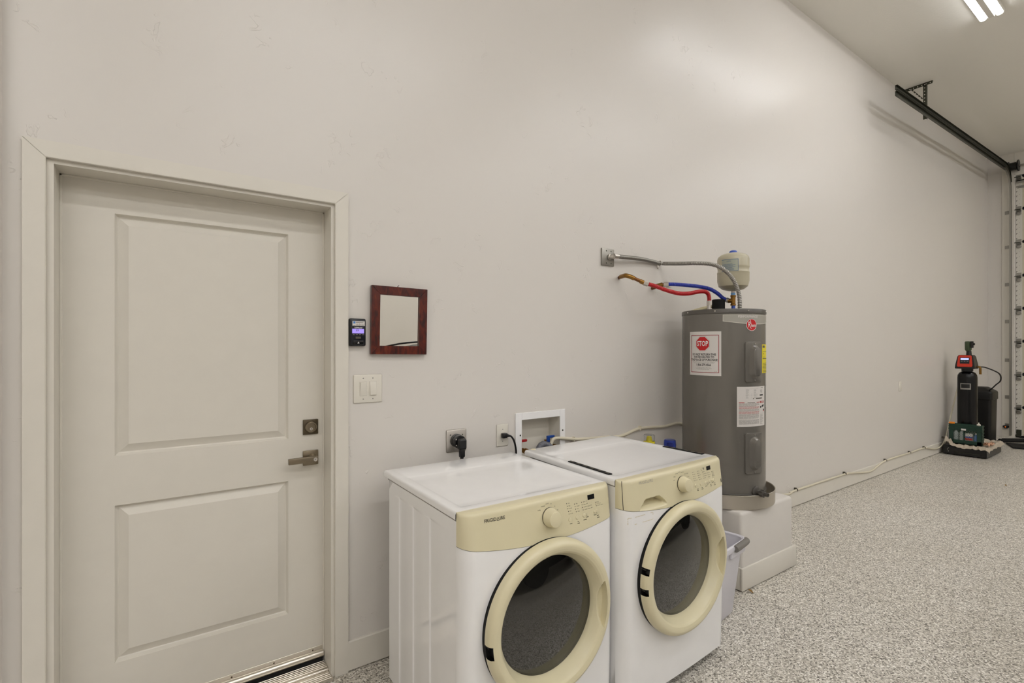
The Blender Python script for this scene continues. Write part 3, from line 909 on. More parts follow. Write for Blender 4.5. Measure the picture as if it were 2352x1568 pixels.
# ------------------------------------------------------------------ laundry machines
ZT = 0.914
def machine(name, label, cat, bl, br, fl, fr, zo, is_washer):
    bl, br, fl, fr = [Vector((*p, 0)) for p in (bl, br, fl, fr)]
    HWD, DP = 0.343, 0.73
    def Wp(u, v, z):
        s = (u + HWD) / (2 * HWD)
        t = v / DP
        a = bl.lerp(br, s)
        b = fl.lerp(fr, s)
        p = a + (b - a) * t
        return Vector((p.x, p.y, z + zo))
    RC = 0.045
    def k_(u):
        d = abs(u) - (HWD - RC)
        return 1.0 if d <= 0 else math.sqrt(max(0.0, 1 - (d / RC) ** 2))
    def vf(u, z):
        lean = 0.15 * min(max(0.896 - z, 0.0), 0.125)
        low = 0.010 * max(0.0, (0.45 - z) / 0.45) ** 2
        return 0.69 + k_(u) * (0.040 + lean - low) + 0.010 * (1 - (u / HWD) ** 2)
    def zb(u):
        return 0.766 + 0.030 * min(1.25, ((u - 0.017) / 0.33) ** 2)
    us = [-HWD + RC * (1 - math.sin(a)) for a in frange(PI / 2, 0, 8)][0:0]
    cor = [HWD - RC + RC * math.sin(a) for a in frange(0, PI / 2, 8)]
    us = [-x for x in reversed(cor)] + frange(-(HWD - RC), HWD - RC, 60)[1:-1] + cor
    root = thing(name, label, cat, tuple(Wp(0, 0.36, 0)))
    root.location.z = 0
    ORIGIN[root.name] = Vector(root.location)
    # --- cabinet with embossed ribs in the sides
    cab = MB()
    def emb(v, z):
        for a in (0.176, 0.321, 0.476):
            if a < v < a + 0.10 and z < 0.838:
                e_ = min((v - a) / 0.006, 1.0)
                zf = min((0.838 - z) / 0.008, 1.0)
                return -0.0045 * e_ * zf * (1 - max(0.0, (v - a - 0.012) / 0.088))
        return 0.0
    vs_ = sorted(set([0.064, 0.12] + [a + q for a in (0.176, 0.321, 0.476) for q in (0.0, 0.002, 0.006, 0.012, 0.035, 0.065, 0.1)] + [0.63, 0.69]))
    zs_ = [0.03, 0.2, 0.4, 0.6, 0.75, 0.80, 0.826, 0.830, 0.834, 0.838, 0.842, 0.888]
    cab.grid(vs_, zs_, lambda v, z: Wp(-HWD - emb(v, z), v, z))
    cab.grid(vs_, zs_, lambda v, z: Wp(HWD + emb(v, z), v, z))
    cab.add([Wp(-HWD, 0.064, 0.03), Wp(HWD, 0.064, 0.03), Wp(HWD, 0.064, 0.888), Wp(-HWD, 0.064, 0.888)], [(0, 1, 2, 3)])
    cab.add([Wp(-HWD, 0.064, 0.03), Wp(HWD, 0.064, 0.03), Wp(HWD, 0.69, 0.03), Wp(-HWD, 0.69, 0.03)], [(0, 1, 2, 3)])
    obj('cabinet', cab, 'enamel', root, angle=25)
    for u in (-0.29, 0.29):
        for v in (0.12, 0.66):
            obj('foot', MB().cyl(Wp(u, v, 0.0 - zo), Wp(u, v, 0.032), 0.022, 0.016, 16), 'rubber', root)
    # --- lid
    HL = HWD + 0.003
    r = 0.009
    ul = [-HL + r * (1 - math.cos(a)) for a in frange(0, PI / 2, 5)]
    ul = ul + [-0.312, -0.302, -0.296] + frange(-0.25, 0.25, 8) + [0.296, 0.302, 0.312] + [-x for x in reversed(ul)]
    vl = [r * (1 - math.cos(a)) for a in frange(0, PI / 2, 5)] + [0.165, 0.176, 0.184] + frange(0.25, 0.6, 5) + [0.640, 0.648, 0.655, 0.69]
    def lidz(u, v):
        e1 = min(HL - abs(u), r)
        e2 = min(v, r)
        d = 0.0
        for e_ in (e1, e2):
            d += r - math.sqrt(max(0.0, r * r - (r - e_) ** 2))
        ins = min((0.309 - abs(u)) / 0.010, (v - 0.168) / 0.012, (0.652 - v) / 0.008)
        ins = min(max(ins, 0.0), 1.0)
        return ZT - d - 0.0032 * ins
    lid = MB()
    lid.grid(ul, vl, lambda u, v: Wp(u, v, lidz(u, v)))
    for sg in (-1, 1):
        lid.grid(vl, [0.889, 0.9049], lambda v, z: Wp(sg * HL, v, z if z < 0.9 else lidz(HL, v)))
        lid.grid(vl, [0, 1], lambda v, q: Wp(sg * (HL - q * 0.012), v, 0.889))
    lid.grid(ul, [0.889, 0.9049], lambda u, z: Wp(u, 0.0, z if z < 0.9 else lidz(u, 0)))
    lid.grid(ul, [0.0, 0.08], lambda u, v: Wp(u, v, 0.889))
    obj('top_panel', lid, 'enamel', root, angle=50)
    obj('lid_seam', MB().box((-HWD - 0.001, 0.05, 0.884), (HWD + 0.001, 0.69, 0.8895), fn=lambda p: Wp(p.x, p.y, p.z)), 'ink_grey', root)
    # --- console
    con = MB()
    def dep(u, z):
        if not is_washer or not (0.781 <= z <= 0.829):
            return 0.0
        tt = min(1.0, max(0.0, (z - 0.782) / 0.045))
        a = -0.262 + 0.040 * tt ** 1.6
        b = -0.100 - 0.045 * tt ** 1.6
        if a < u < b and 0 < tt < 1:
            return 0.042 * min(1.0, tt * 2.1) ** 1.3 * min(1.0, (u - a) / 0.010, (b - u) / 0.010)
        return 0.0
    if is_washer:
        usc = [-x for x in reversed(cor)] + frange(-(HWD - RC), -0.085, 80)[1:] + frange(-0.085, HWD - RC, 40)[1:-1] + cor
    else:
        usc = us
    er = lambda u: min(0.018, vf(u, ZT) - 0.69)
    kk = [0, 0.3, 0.6, 0.75, 0.85, 0.92, 0.97, 1.0]
    def contop(u, k):
        w_ = vf(u, 0.896) - 0.69
        e_ = w_ * (1 - k)
        rr = er(u)
        d = rr - math.sqrt(max(0.0, rr * rr - (rr - min(e_, rr)) ** 2)) if rr > 1e-6 else 0.0
        return Wp(u, 0.69 + w_ * k, ZT - d)
    con.grid(usc, kk, contop)
    nz_ = 56 if is_washer else 14
    def conf(u, q):
        zt_ = ZT - er(u)
        z = zt_ + (zb(u) - zt_) * q
        return Wp(u, vf(u, z) - dep(u, z), z)
    con.grid(usc, frange(0, 1, nz_), conf)
    con.grid(usc, [0, 1], lambda u, q: Wp(u, vf(u, zb(u)) - q * min(0.02, vf(u, zb(u)) - 0.689), zb(u)))
    obj('control_console', con, 'cream', root, angle=40)
    def F(u, z, off=0.0):
        return Wp(u, vf(u, z) + off, z)
    # --- front panel
    fp = MB()
    fp.grid(us, frange(0, 1, 40), lambda u, q: Wp(u, vf(u, 0.03 + (zb(u) - 0.0018 - 0.03) * q) - 0.002 * (1 if abs(u) < HWD - 0.001 else 0), 0.03 + (zb(u) - 0.0018 - 0.03) * q),
            skip=lambda u, q: math.hypot(u - ucx, 0.03 + (zb(u) - 0.0335) * q - DZc) < 0.235)
    ucx_ = 0.0
    return root, Wp, F, vf, fp, us, zb, HWD


ucx, DZc = -0.004, 0.504
def finish_machine(root, Wp, F, vf, fp, us, zb, HWD, is_washer):
    obj('front_panel', fp, 'enamel', root, angle=40)
    fp2 = MB().grid(us, [0.0, 1.0], lambda u, q: Wp(u, vf(u, 0.03) - q * 0.03 - 0.002 * 0, 0.03))
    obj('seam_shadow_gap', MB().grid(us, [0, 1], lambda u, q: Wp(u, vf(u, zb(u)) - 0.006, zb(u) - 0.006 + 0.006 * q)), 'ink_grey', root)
    R, rg = 0.276, 0.212
    v0 = vf(0, 0.45)
    def P(rad, ang, off):
        return Wp(ucx + rad * math.cos(ang), v0 + off, DZc + rad * math.sin(ang))
    N = 192
    # dark ring added as shade in the gap behind the door
    gk = MB().rings([[P(rr, 2 * PI * k / N * 2, of) for k in range(N // 2)] for rr, of in ((0.22, -0.03), (R - 0.002, -0.03), (R - 0.002, 0.012), (0.22, 0.012))], False, False)
    obj('door_gap_shade', gk, 'rubber', root)
    # ring profile (radius, offset)
    prof = [(R - 0.004, 0.006), (R, 0.010), (R, 0.024), (R - 0.004, 0.036), (R - 0.012, 0.044), (R - 0.022, 0.048), (0.2465, 0.0474), (0.2460, 0.0473), (0.245, 0.047), (0.236, 0.044), (0.229, 0.038), (0.222, 0.026), (rg + 0.003, 0.012), (rg - 0.001, 0.004), (rg - 0.004, -0.012)]
    fine = []
    for (r0, o0), (r1, o1) in zip(prof, prof[1:]):
        n_ = 6 if r0 <= 0.254 and r0 >= 0.222 else 2
        for q in range(n_):
            fine.append((r0 + (r1 - r0) * q / n_, o0 + (o1 - o0) * q / n_))
    fine.append(prof[-1])
    def ringpt(rr, of, ang):
        a = (ang + PI) % (2 * PI) - PI
        h = a - math.radians(-2)
        if abs(h) < 0.36 and of > 0.0:
            q = math.sqrt(max(0.0, 1 - (h / 0.36) ** 2))
            rm = 0.24625
            inn = rm - 0.030 * q
            if inn < rr < rm:
                of = max(min(of, 0.017), of - 0.029 * min(1.0, q * 1.4) * min(1.0, (rr - inn) / 0.016))
        # hinge notches on the left edge
        return P(rr, ang, of)
    angs = [2 * PI * k / N for k in range(N)]
    notch = [math.radians(x) for x in ((168, 185) if is_washer else (186,))]
    door = MB()
    o = 0
    n_p = len(fine)
    for a in angs:
        for rr, of in fine:
            door.v.append(ringpt(rr, of, a))
    for i in range(N):
        k = (i + 1) % N
        am = angs[i] + PI / N
        for j in range(n_p - 1):
            rr = fine[j][0]
            wid = 0.040 if is_washer else 0.085
            if any(abs(am - nt) < wid for nt in notch) and rr > R - 0.014 and fine[j][1] < 0.044:
                continue
            door.f.append((i * n_p + j, k * n_p + j, k * n_p + j + 1, i * n_p + j + 1))
    dr_ = obj('door_ring', door, 'cream', root, angle=38, label='yellowed cream door ring with a scooped grip')
    for nt in notch:
        wid = 0.040 if is_washer else 0.085
        nb = MB().rings([[P(rr, nt + a * wid, of) for a in (-1, -0.5, 0, 0.5, 1)] for rr, of in ((R - 0.016, 0.002), (R - 0.016, 0.043), (R - 0.0155, 0.043))], True, True, False)
        obj('hinge_notch', nb, 'black', dr_)
        obj('hinge_leaf', MB().rings([[P(R - 0.013, nt - wid * 0.7, of) for of in (0.006, 0.030)], [P(R - 0.001, nt - wid * 0.65, of) for of in (0.006, 0.030)], [P(R - 0.008, nt - wid * 0.3, of) for of in (0.006, 0.03)]], False, False, False), 'galv', dr_)
    # glass pane (thick, slightly domed)
    gl = MB()
    sg = lambda rr: 0.020 * (1 - (rr / rg) ** 2)
    rad = [0.0005, 0.05, 0.10, 0.15, 0.19, rg - 0.003]
    gl.rings([[P(rr, 2 * PI * k / 64, -0.010 + sg(rr)) for k in range(64)] for rr in rad] + [[P(rr, 2 * PI * k / 64, -0.015 + sg(rr)) for k in range(64)] for rr in reversed(rad)])
    obj('door_glass', gl, 'glass', root, angle=30, label='dark tinted round door glass')
    # inner glass bowl
    bo = MB()
    pr_ = [(0.205, -0.022), (0.199, -0.040), (0.190, -0.075), (0.178, -0.098), (0.160, -0.109), (0.08, -0.113), (0.0006, -0.114)]
    bo.rings([[P(a, 2 * PI * k / 48, b) for k in range(48)] for a, b in pr_] + [[P(max(a - 0.004, 0.0005), 2 * PI * k / 48, b + 0.004) for k in range(48)] for a, b in reversed(pr_)], False, False)
    obj('glass_bowl', bo, 'bowl', root, angle=60)
    # drum
    dm = MB()
    dp_ = [(0.232, -0.02), (0.232, -0.06), (0.262, -0.08), (0.262, -0.55), (0.25, -0.56), (0.06, -0.565), (0.0006, -0.55)]
    dm.rings([[P(a, 2 * PI * k / 48, b) for k in range(48)] for a, b in dp_], False, True)
    obj('drum', dm, 'drum', root, angle=40)
    obj('door_seal', MB().rings([[P(a, 2 * PI * k / 64, b) for k in range(64)] for a, b in ((0.2325, -0.018), (0.226, -0.012), (0.214, -0.014), (0.212, -0.045), (0.232, -0.06))], False, False), 'rubber', root)
    # knob
    def KP(rad_, ang, off):
        b = F(0.008, 0.848, off)
        u = 0.008 + rad_ * math.cos(ang)
        z = 0.848 + rad_ * math.sin(ang)
        return Wp(u, vf(0.008, 0.848) + off + 0.12 * (0.848 - z), z)
    kp = [(0.0335, 0.004), (0.0340, 0.007), (0.0325, 0.010), (0.0275, 0.034), (0.026, 0.037), (0.0235, 0.038), (0.0006, 0.0385)]
    obj('knob', MB().rings([[KP(a, 2 * PI * k / 48, b) for k in range(48)] for a, b in kp], False, True), 'cream', root, angle=30)
    obj('knob_base', MB().rings([[KP(a, 2 * PI * k / 48, b) for k in range(48)] for a, b in ((0.0335, -0.002), (0.0335, 0.0045), (0.02, 0.0045))], False, False), 'ink_soft', root)
    return v0


dry = machine('clothes_dryer', 'white front-load dryer with a cream console, closest to the entry door', 'dryer', (0.811, -0.126), (1.495, -0.133), (0.797, -0.852), (1.478, -0.862), 0.0, False)
finish_machine(*dry, False)
was = machine('clothes_washer', 'white front-load washer with black strips on its top, beside the bin', 'washer', (1.530, -0.205), (2.212, -0.160), (1.478, -0.915), (2.212, -0.885), 0.018, True)
finish_machine(*was, True)


def legends(mach, is_washer):
    root, Wp, F, vf, fp, us, zb, HWD = mach
    def at(u, z, off=0.0006, sl=0.0):
        return lambda x, y: F(u + x, z + y, off)
    # display
    dz0, dz1 = 0.8745, 0.8925
    du0, du1 = (0.195, 0.2275) if is_washer else (0.2005, 0.237)
    obj('display', MB().grid(frange(du0, du1, 4), [dz0, (dz0 + dz1) / 2, dz1], lambda u, z: F(u, z, 0.0007)), 'black', root)
    buttons = [(0.159, 0.885), (0.102, 0.824), (0.140, 0.825), (0.176, 0.823), (0.187, 0.826), (0.209, 0.825), (0.227, 0.825), (0.240, 0.826)] if is_washer else [(0.102, 0.822), (0.139, 0.823), (0.174, 0.824), (0.189, 0.824), (0.230, 0.826), (0.245, 0.826)]
    small = {0, 4, 6} if is_washer else {3, 4}
    for i, (u, z) in enumerate(buttons):
        r = 0.0045 if i in small else 0.0075
        def bp(rr, k, of, u=u, z=z):
            return F(u + rr * math.cos(2 * PI * k / 20), z + rr * math.sin(2 * PI * k / 20), of)
        obj('button', MB().rings([[bp(a, k, b) for k in range(20)] for a, b in ((r, -0.001), (r, 0.0016), (r - 0.001, 0.0024), (0.0004, 0.0026))], False, True), 'cream', root)
    if is_washer:
        around = [(-0.041, 0.871, 'hand'), (-0.037, 0.885, 'bulky'), (-0.022, 0.896, 'normal'), (-0.004, 0.900, 'casual'), (0.017, 0.896, 'delicates'), (0.043, 0.886, 'rinse & spin'), (0.056, 0.872, 'drain')]
        cols = [(0.087, 0.883, 0.093, ['hot', 'warm', 'cold', 'cool', 'tap cold']), (0.124, 0.882, 0.129, ['max', 'high', 'medium', 'low', 'no spin']), (0.162, 0.873, 0.167, ['chime', 'extra rinse', 'stay clean', 'fresh']), (0.200, 0.863, 0.205, ['heavy', 'normal', 'light']), (0.234, 0.863, 0.238, ['wash', 'rinse', 'spin', 'delay'])]
        under = [(0.112, 0.808, 'wash'), (0.113, 0.802, 'temp'), (0.146, 0.808, 'spin'), (0.147, 0.802, 'speed'), (0.179, 0.809, 'options'), (0.191, 0.815, 'select'), (0.214, 0.809, 'soil'), (0.215, 0.803, 'level'), (0.232, 0.816, 'cancel'), (0.247, 0.810, 'start'), (0.248, 0.803, 'pause'), (0.172, 0.889, 'delay'), (0.172, 0.884, 'start')]
        dz = 0.0092
    else:
        around = [(-0.036, 0.879, 'bulky'), (-0.018, 0.890, 'normal'), (0.001, 0.896, 'casual'), (0.019, 0.892, '30'), (0.035, 0.881, '60'), (0.047, 0.866, '90')]
        cols = [(0.093, 0.880, 0.099, ['max', 'high', 'normal', 'low', 'air dry']), (0.131, 0.872, 0.138, ['high', 'normal', 'low', 'damp']), (0.167, 0.872, 0.174, ['chime ON', 'chime OFF', 'wrinkle release ON', 'wrinkle release OFF']), (0.240, 0.859, 0.245, ['drying', 'cool down', 'wrinkle release'])]
        under = [(0.106, 0.807, 'temp'), (0.142, 0.807, 'dry'), (0.143, 0.801, 'level'), (0.177, 0.808, 'options'), (0.191, 0.815, 'select'), (0.232, 0.815, 'cancel'), (0.247, 0.810, 'start'), (0.248, 0.803, 'pause')]
        dz = 0.0095
    leg = MB()
    for u, z, s in around:
        leg.text(s, 0.0062, at(u, z), res=1)
    for u, z, tu, names in cols:
        d_ = dz * (0.68 if u > 0.23 else 1.0)
        for i, s in enumerate(names):
            sh = 0.0017 * i
            leg.text(s, 0.0052, at(tu + sh, z - d_ * i), align='LEFT', res=1)
    obj('lettering', leg, 'ink_soft', root, weld=False)
    led = MB()
    for u, z, tu, names in cols:
        d_ = dz * (0.68 if u > 0.23 else 1.0)
        for i in range(len(names)):
            uu, zz = u + 0.0017 * i, z - d_ * i
            led.add([F(uu + 0.0017 * math.cos(k * PI / 4), zz + 0.0017 * math.sin(k * PI / 4), 0.0007) for k in range(8)], [tuple(range(8))])
    obj('indicator_lights', led, 'ink', root, weld=False)
    ul_ = MB()
    for u, z, s in under:
        ul_.text(s, 0.0058, at(u, z), res=1, bold=0.00012)
    obj('lettering', ul_, 'ink', root, weld=False)
    # brand word
    bw = MB()
    uc, zc_ = (-0.213, 0.893) if is_washer else (-0.2215, 0.881)
    wd = 0.082
    SZ = 0.0158
    w1 = max(p.x for p in MB().text('FRIGID', SZ, lambda x, y: (x, y, 0), align='LEFT', bold=0.0002).v)
    w2 = max(p.x for p in MB().text('IRE', SZ, lambda x, y: (x, y, 0), align='LEFT', bold=0.0002).v)
    tw, gp = 0.0115, 0.0008
    kx = wd / (w1 + w2 + tw + 3 * gp)
    xl = uc - wd / 2
    bw.text('FRIGID', SZ, lambda x, y: F(xl + x * kx, zc_ + y, 0.0006), align='LEFT', bold=0.0002)
    x0 = xl + (w1 + gp) * kx
    th_ = 0.0016

    def seg(a, b):
        a, b = Vector((*a, 0)), Vector((*b, 0))
        d = (b - a).normalized()
        n = Vector((-d.y, d.x, 0)) * th_ / 2
        bw.add([F(x0 + p.x * kx, zc_ + p.y, 0.0006) for p in (a + n, b + n, b - n, a - n)], [(0, 1, 2, 3)])
    seg((0.0008, -0.0050), (tw / 2, 0.0055))
    seg((tw - 0.0008, -0.0050), (tw / 2, 0.0055))
    seg((0.0006, -0.0050), (tw - 0.0006, -0.0050))
    bw.text('IRE', SZ, lambda x, y: F(x0 + (tw + gp + x) * kx, zc_ + y, 0.0006), align='LEFT', bold=0.0002)
    obj('lettering', bw, 'ink_faded' if is_washer else 'ink', root, weld=False, label='faded brand lettering' if is_washer else 'black brand lettering')
    if is_washer:
        for u, va, vb in ((-0.308, 0.34, 0.625), (0.318, 0.40, 0.640)):
            st_ = obj('rubber_strip', MB().box((u - 0.010, va, ZT - 0.001), (u + 0.010, vb, ZT + 0.0035), 0.0008, 1, fn=lambda p: Wp(p.x, p.y, p.z)), 'rubber', root)
            nt = MB()
            for q in range(6):
                v_ = va + 0.02 + (vb - va - 0.04) * q / 5
                nt.box((u - 0.006, v_ - 0.012, ZT + 0.0034), (u + 0.006, v_ + 0.010, ZT + 0.0042), fn=lambda p: Wp(p.x, p.y, p.z))
            obj('strip_pads', nt, 'ink_soft', st_)
        sm = MB()
        zz = frange(0.80, 0.912, 12)
        sm.grid([-0.3335, -0.3318], zz, lambda u, z: F(u, min(z, 0.9035), 0.0007) + Vector((0, 0, max(0, z - 0.9035))))
        obj('drawer_seam', sm, 'ink_soft', root)
        obj('side_badge', MB().grid([0.2985, 0.3065], [0.8045, 0.8195], lambda u, z: F(u, z, 0.0008)), 'black', root)
        sk = MB()
        o_ = [(-0.322, 0.740), (-0.190, 0.740), (-0.190, 0.768), (-0.322, 0.768)]
        for (a0, b0), (a1, b1) in zip(o_, o_[1:] + o_[:1]):
            for q in range(9):
                if random.random() < 0.35:
                    continue
                t0, t1 = q / 9, (q + 0.9) / 9
                A = (a0 + (a1 - a0) * t0, b0 + (b1 - b0) * t0)
                B = (a0 + (a1 - a0) * t1, b0 + (b1 - b0) * t1)
                n = (0.0, 0.0022) if b0 == b1 else (0.0022, 0.0)
                sk.add([F(A[0], A[1], -0.0012), F(B[0], B[1], -0.0012), F(B[0] + n[0], B[1] + n[1], -0.0012), F(A[0] + n[0], A[1] + n[1], -0.0012)], [(0, 1, 2, 3)])
        obj('sticker_residue', sk, 'putty', root)
        obj('glue_spot', MB().lathe([(0.016, 0), (0.012, 0.003), (0.0005, 0.004)], Wp(-0.300, 0.02, ZT - 0.001), n=9), 'putty', root)


legends(dry, False)
legends(was, True)

# ------------------------------------------------------------------ plinth, pan and water heater
pln = thing('heater_plinth', 'white drywall plinth with a baseboard carrying the water heater', 'plinth', (3.15, -0.3, 0))
obj('plinth_body', MB().box((2.842, -0.612, 0.006), (3.458, 0.004, 0.466), 0.022, 4), mat('plinth_paint', '#dad5ce', 0.4, spec=0.4), pln)
def bevel_board(lo, hi):
    return MB().box(lo, hi, 0.003, 2)
obj('plinth_baseboard', MB().box((2.824, -0.628, 0.006), (3.476, -0.612, 0.140), 0.004, 2), 'trim', pln)
obj('plinth_baseboard', MB().box((2.826, -0.611, 0.006), (2.842, -0.012, 0.140), 0.003, 2), 'trim', pln)
obj('plinth_baseboard', MB().box((3.458, -0.611, 0.006), (3.474, -0.016, 0.140), 0.003, 2), 'trim', pln)

HC = V(3.056, -0.355, 0)
HR = 0.256
PB = 0.467
pan = thing('drain_pan', 'round aluminium drain pan under the water heater', 'pan', (3.07, -0.355, PB))
pc = V(3.085, -0.335, 0)
obj('pan_wall', MB().lathe([(0.310, 0.0), (0.313, 0.004), (0.313, 0.082), (0.316, 0.085), (0.313, 0.087), (0.310, 0.083), (0.310, 0.004)], (pc.x, pc.y, PB), n=64, cap=False), 'pan', pan)
obj('pan_floor', MB().lathe([(0.0005, 0.0), (0.312, 0.0), (0.312, 0.0025), (0.0005, 0.0025)], (pc.x, pc.y, PB), n=64), 'pan', pan)

wh = thing('water_heater', 'tall grey cylindrical electric water heater with a STOP label', 'water heater', (HC.x, HC.y, PB + 0.003))
def cm(phi0, z0, r=HR):
    """map (arc length, height) around the tank to 3D"""
    return lambda x, y, off=0.0008: V(HC.x + (r + off) * math.cos(math.radians(phi0) + x / r), HC.y + (r + off) * math.sin(math.radians(phi0) + x / r), z0 + y)
obj('tank_shell', MB().lathe([(0.0005, 0.0), (0.245, 0.0), (0.250, 0.004), (HR, 0.06), (HR, 1.198), (0.0005, 1.199)], (HC.x, HC.y, PB + 0.006), n=96), 'heater', wh)
obj('top_cap', MB().lathe([(HR + 0.0005, 0.0), (HR + 0.003, 0.002), (HR + 0.003, 0.024), (HR, 0.029), (0.235, 0.031), (0.0005, 0.033)], (HC.x, HC.y, 1.668), n=96), 'heatercap', wh)
obj('bottom_band', MB().lathe([(HR + 0.0005, 0.0), (HR + 0.002, 0.002), (HR + 0.002, 0.03), (HR + 0.0005, 0.032)], (HC.x, HC.y, 0.525), n=96, cap=False), 'heatercap', wh)
for ph in (158, 202, 246, 290, 334, 20, 66, 112):
    a = math.radians(ph)
    obj('cap_screw', screw(HC.x + (HR + 0.003) * math.cos(a), HC.y + (HR + 0.003) * math.sin(a), 1.684, (math.cos(a), math.sin(a), 0), 0.005, 0.003), 'steel', wh)

def patch(phi0, w, z0, z1, off, n=24, zf=None):
    f = cm(phi0, 0)
    return MB().grid(frange(-w / 2, w / 2, n), [0, 1], lambda x, q: f(x, (z0 if zf is None else zf(x)) + ((z1 - (z0 if zf is None else zf(x))) * q), off))
# STOP label
SC = 186.2
f = cm(SC, 0)
tiltf = lambda x, y, off: f(x + 0.02 * (y - 1.42) * 0, y, off)
st = obj('stop_label', MB().grid(frange(-0.107, 0.107, 24), [1.281, 1.558], lambda x, z: f(x, z, 0.0008)), 'paper', wh, label='white STOP label with a red octagon')
bd = MB()
for lo, hi in (((-0.092, 1.299), (0.092, 1.3025)), ((-0.092, 1.532), (0.092, 1.5355)), ((-0.094, 1.299), (-0.0905, 1.5355)), ((0.0905, 1.299), (0.094, 1.5355))):
    bd.grid(frange(lo[0], hi[0], 16), [lo[1], hi[1]], lambda x, z: f(x, z, 0.0013))
obj('label_border', bd, 'redline', st)
def octa(r, off, n=12):
    mb = MB()
    pts = []
    for k in range(8):
        a0, a1 = math.radians(22.5 + 45 * k), math.radians(22.5 + 45 * (k + 1))
        for q in range(4):
            t = q / 4
            pts.append((r * (math.cos(a0) * (1 - t) + math.cos(a1) * t), r * (math.sin(a0) * (1 - t) + math.sin(a1) * t)))
    mb.add([f(-0.008, 1.481, off)] + [f(-0.008 + a, 1.481 + b, off) for a, b in pts], [(0, k + 1, (k + 1) % 32 + 1) for k in range(32)])
    return mb
obj('octagon_outline', octa(0.0505, 0.0012), 'ink_grey', st)
obj('octagon_rim', octa(0.0493, 0.0014), 'white', st)
obj('octagon', octa(0.0460, 0.0017), 'red', st)
obj('lettering', MB().text('STOP', 0.044, lambda x, y: f(-0.008 + x, 1.481 + y, 0.0021), sx=0.70, bold=0.0009), 'white', st, weld=False)
lt = MB()
for s, z, sz in (('DO NOT RETURN THIS', 1.4135, 0.0185), ('WATER HEATER TO', 1.3965, 0.0185), ('THE PLACE OF PURCHASE', 1.3795, 0.0185), ('1-866-279-4566', 1.3475, 0.0185)):
    lt.text(s, sz, lambda x, y: f(-0.002 + x, z + y, 0.0014), sx=0.82, bold=0.0004)
obj('lettering', lt, 'ink', st, weld=False)
tp = MB()
for s, z, sz in (('If you are experiencing issues with this water heater, including parts', 1.3665, 0.0058), ('and technical assistance or have general questions, call toll free:', 1.3595, 0.0058), ('Technicians are available 7 days a week', 1.3335, 0.0062), ('For more information, see the owner manual', 1.3265, 0.0062), ('provided with your water heater', 1.3195, 0.0062), ('AP-1406', 1.3085, 0.005)):
    tp.text(s, sz, lambda x, y: f((0.075 if s.startswith('AP') else -0.002) + x, z + y, 0.0014), sx=0.92, res=1)
obj('small_print', tp, 'ink_soft', st, weld=False)
# badge across the top
b0 = cm(212, 0)
LB = HR * math.radians(96)
def badge_low(x):
    t = x / LB
    return 1.619 - 0.018 * math.sin(min(1.0, t * 1.05) * PI)
bdg = obj('badge', MB().grid(frange(0, LB, 40), frange(0, 1, 2), lambda x, q: b0(x, badge_low(x) + (1.660 - badge_low(x)) * q, 0.0010)), 'badge', wh, label='silver badge strip under the tank top')
be = MB().grid(frange(0, LB, 40), [0, 1], lambda x, q: b0(x, badge_low(x) + 0.0035 * q, 0.0016))
be.grid([0, 0.003], [1.62, 1.660], lambda x, z: b0(x, z, 0.0016)).grid(frange(0, LB, 40), [1.658, 1.660], lambda x, z: b0(x, z, 0.0016))
obj('badge_edge', be, 'badgeline', bdg)
pf = cm(231.5, 1.6475)
obj('lettering', MB().text('PERFORMANCE', 0.0215, lambda x, y: pf(x, y, 0.0018), align='LEFT', sx=0.92), 'white', bdg, weld=False)
# oval logo
lf = cm(251.5, 1.597)
def oval(rx, rz, off):
    n = 40
    return MB().add([lf(0, 0, off)] + [lf(rx * math.cos(2 * PI * k / n), rz * math.sin(2 * PI * k / n), off) for k in range(n)], [(0, k + 1, (k + 1) % n + 1) for k in range(n)])
lg = obj('logo', oval(0.0385, 0.0375, 0.0022), 'white', wh, label='red oval brand logo with white lettering')
obj('logo_dark_edge', oval(0.0395, 0.0390, 0.0018), 'ink_soft', lg)  # dark rim around the white oval
obj('logo_field', oval(0.0352, 0.0345, 0.0028), 'red', lg)
lt = MB()
lt.text('R', 0.050, lambda x, y: lf(-0.0175 + x, 0.000 + y, 0.0034), sx=0.60, bold=0.0004)
lt.text('heem', 0.0285, lambda x, y: lf(0.0125 + x, -0.003 + y, 0.0034), sx=0.60, bold=0.0004)
# tall stroke of the h and the sweeping leg of the R
for (x0, y0, x1, y1) in ((-0.0095, 0.029, -0.0060, 0.004), (-0.016, -0.004, -0.004, -0.024)):
    d = Vector((x1 - x0, y1 - y0)).normalized()
    n = Vector((-d.y, d.x)) * 0.0016
    lt.add([lf(x0 + n.x, y0 + n.y, 0.0034), lf(x1 + n.x, y1 + n.y, 0.0034), lf(x1 - n.x, y1 - n.y, 0.0034), lf(x0 - n.x, y0 - n.y, 0.0034)], [(0, 1, 2, 3)])
obj('lettering', lt, 'white', lg, weld=False)
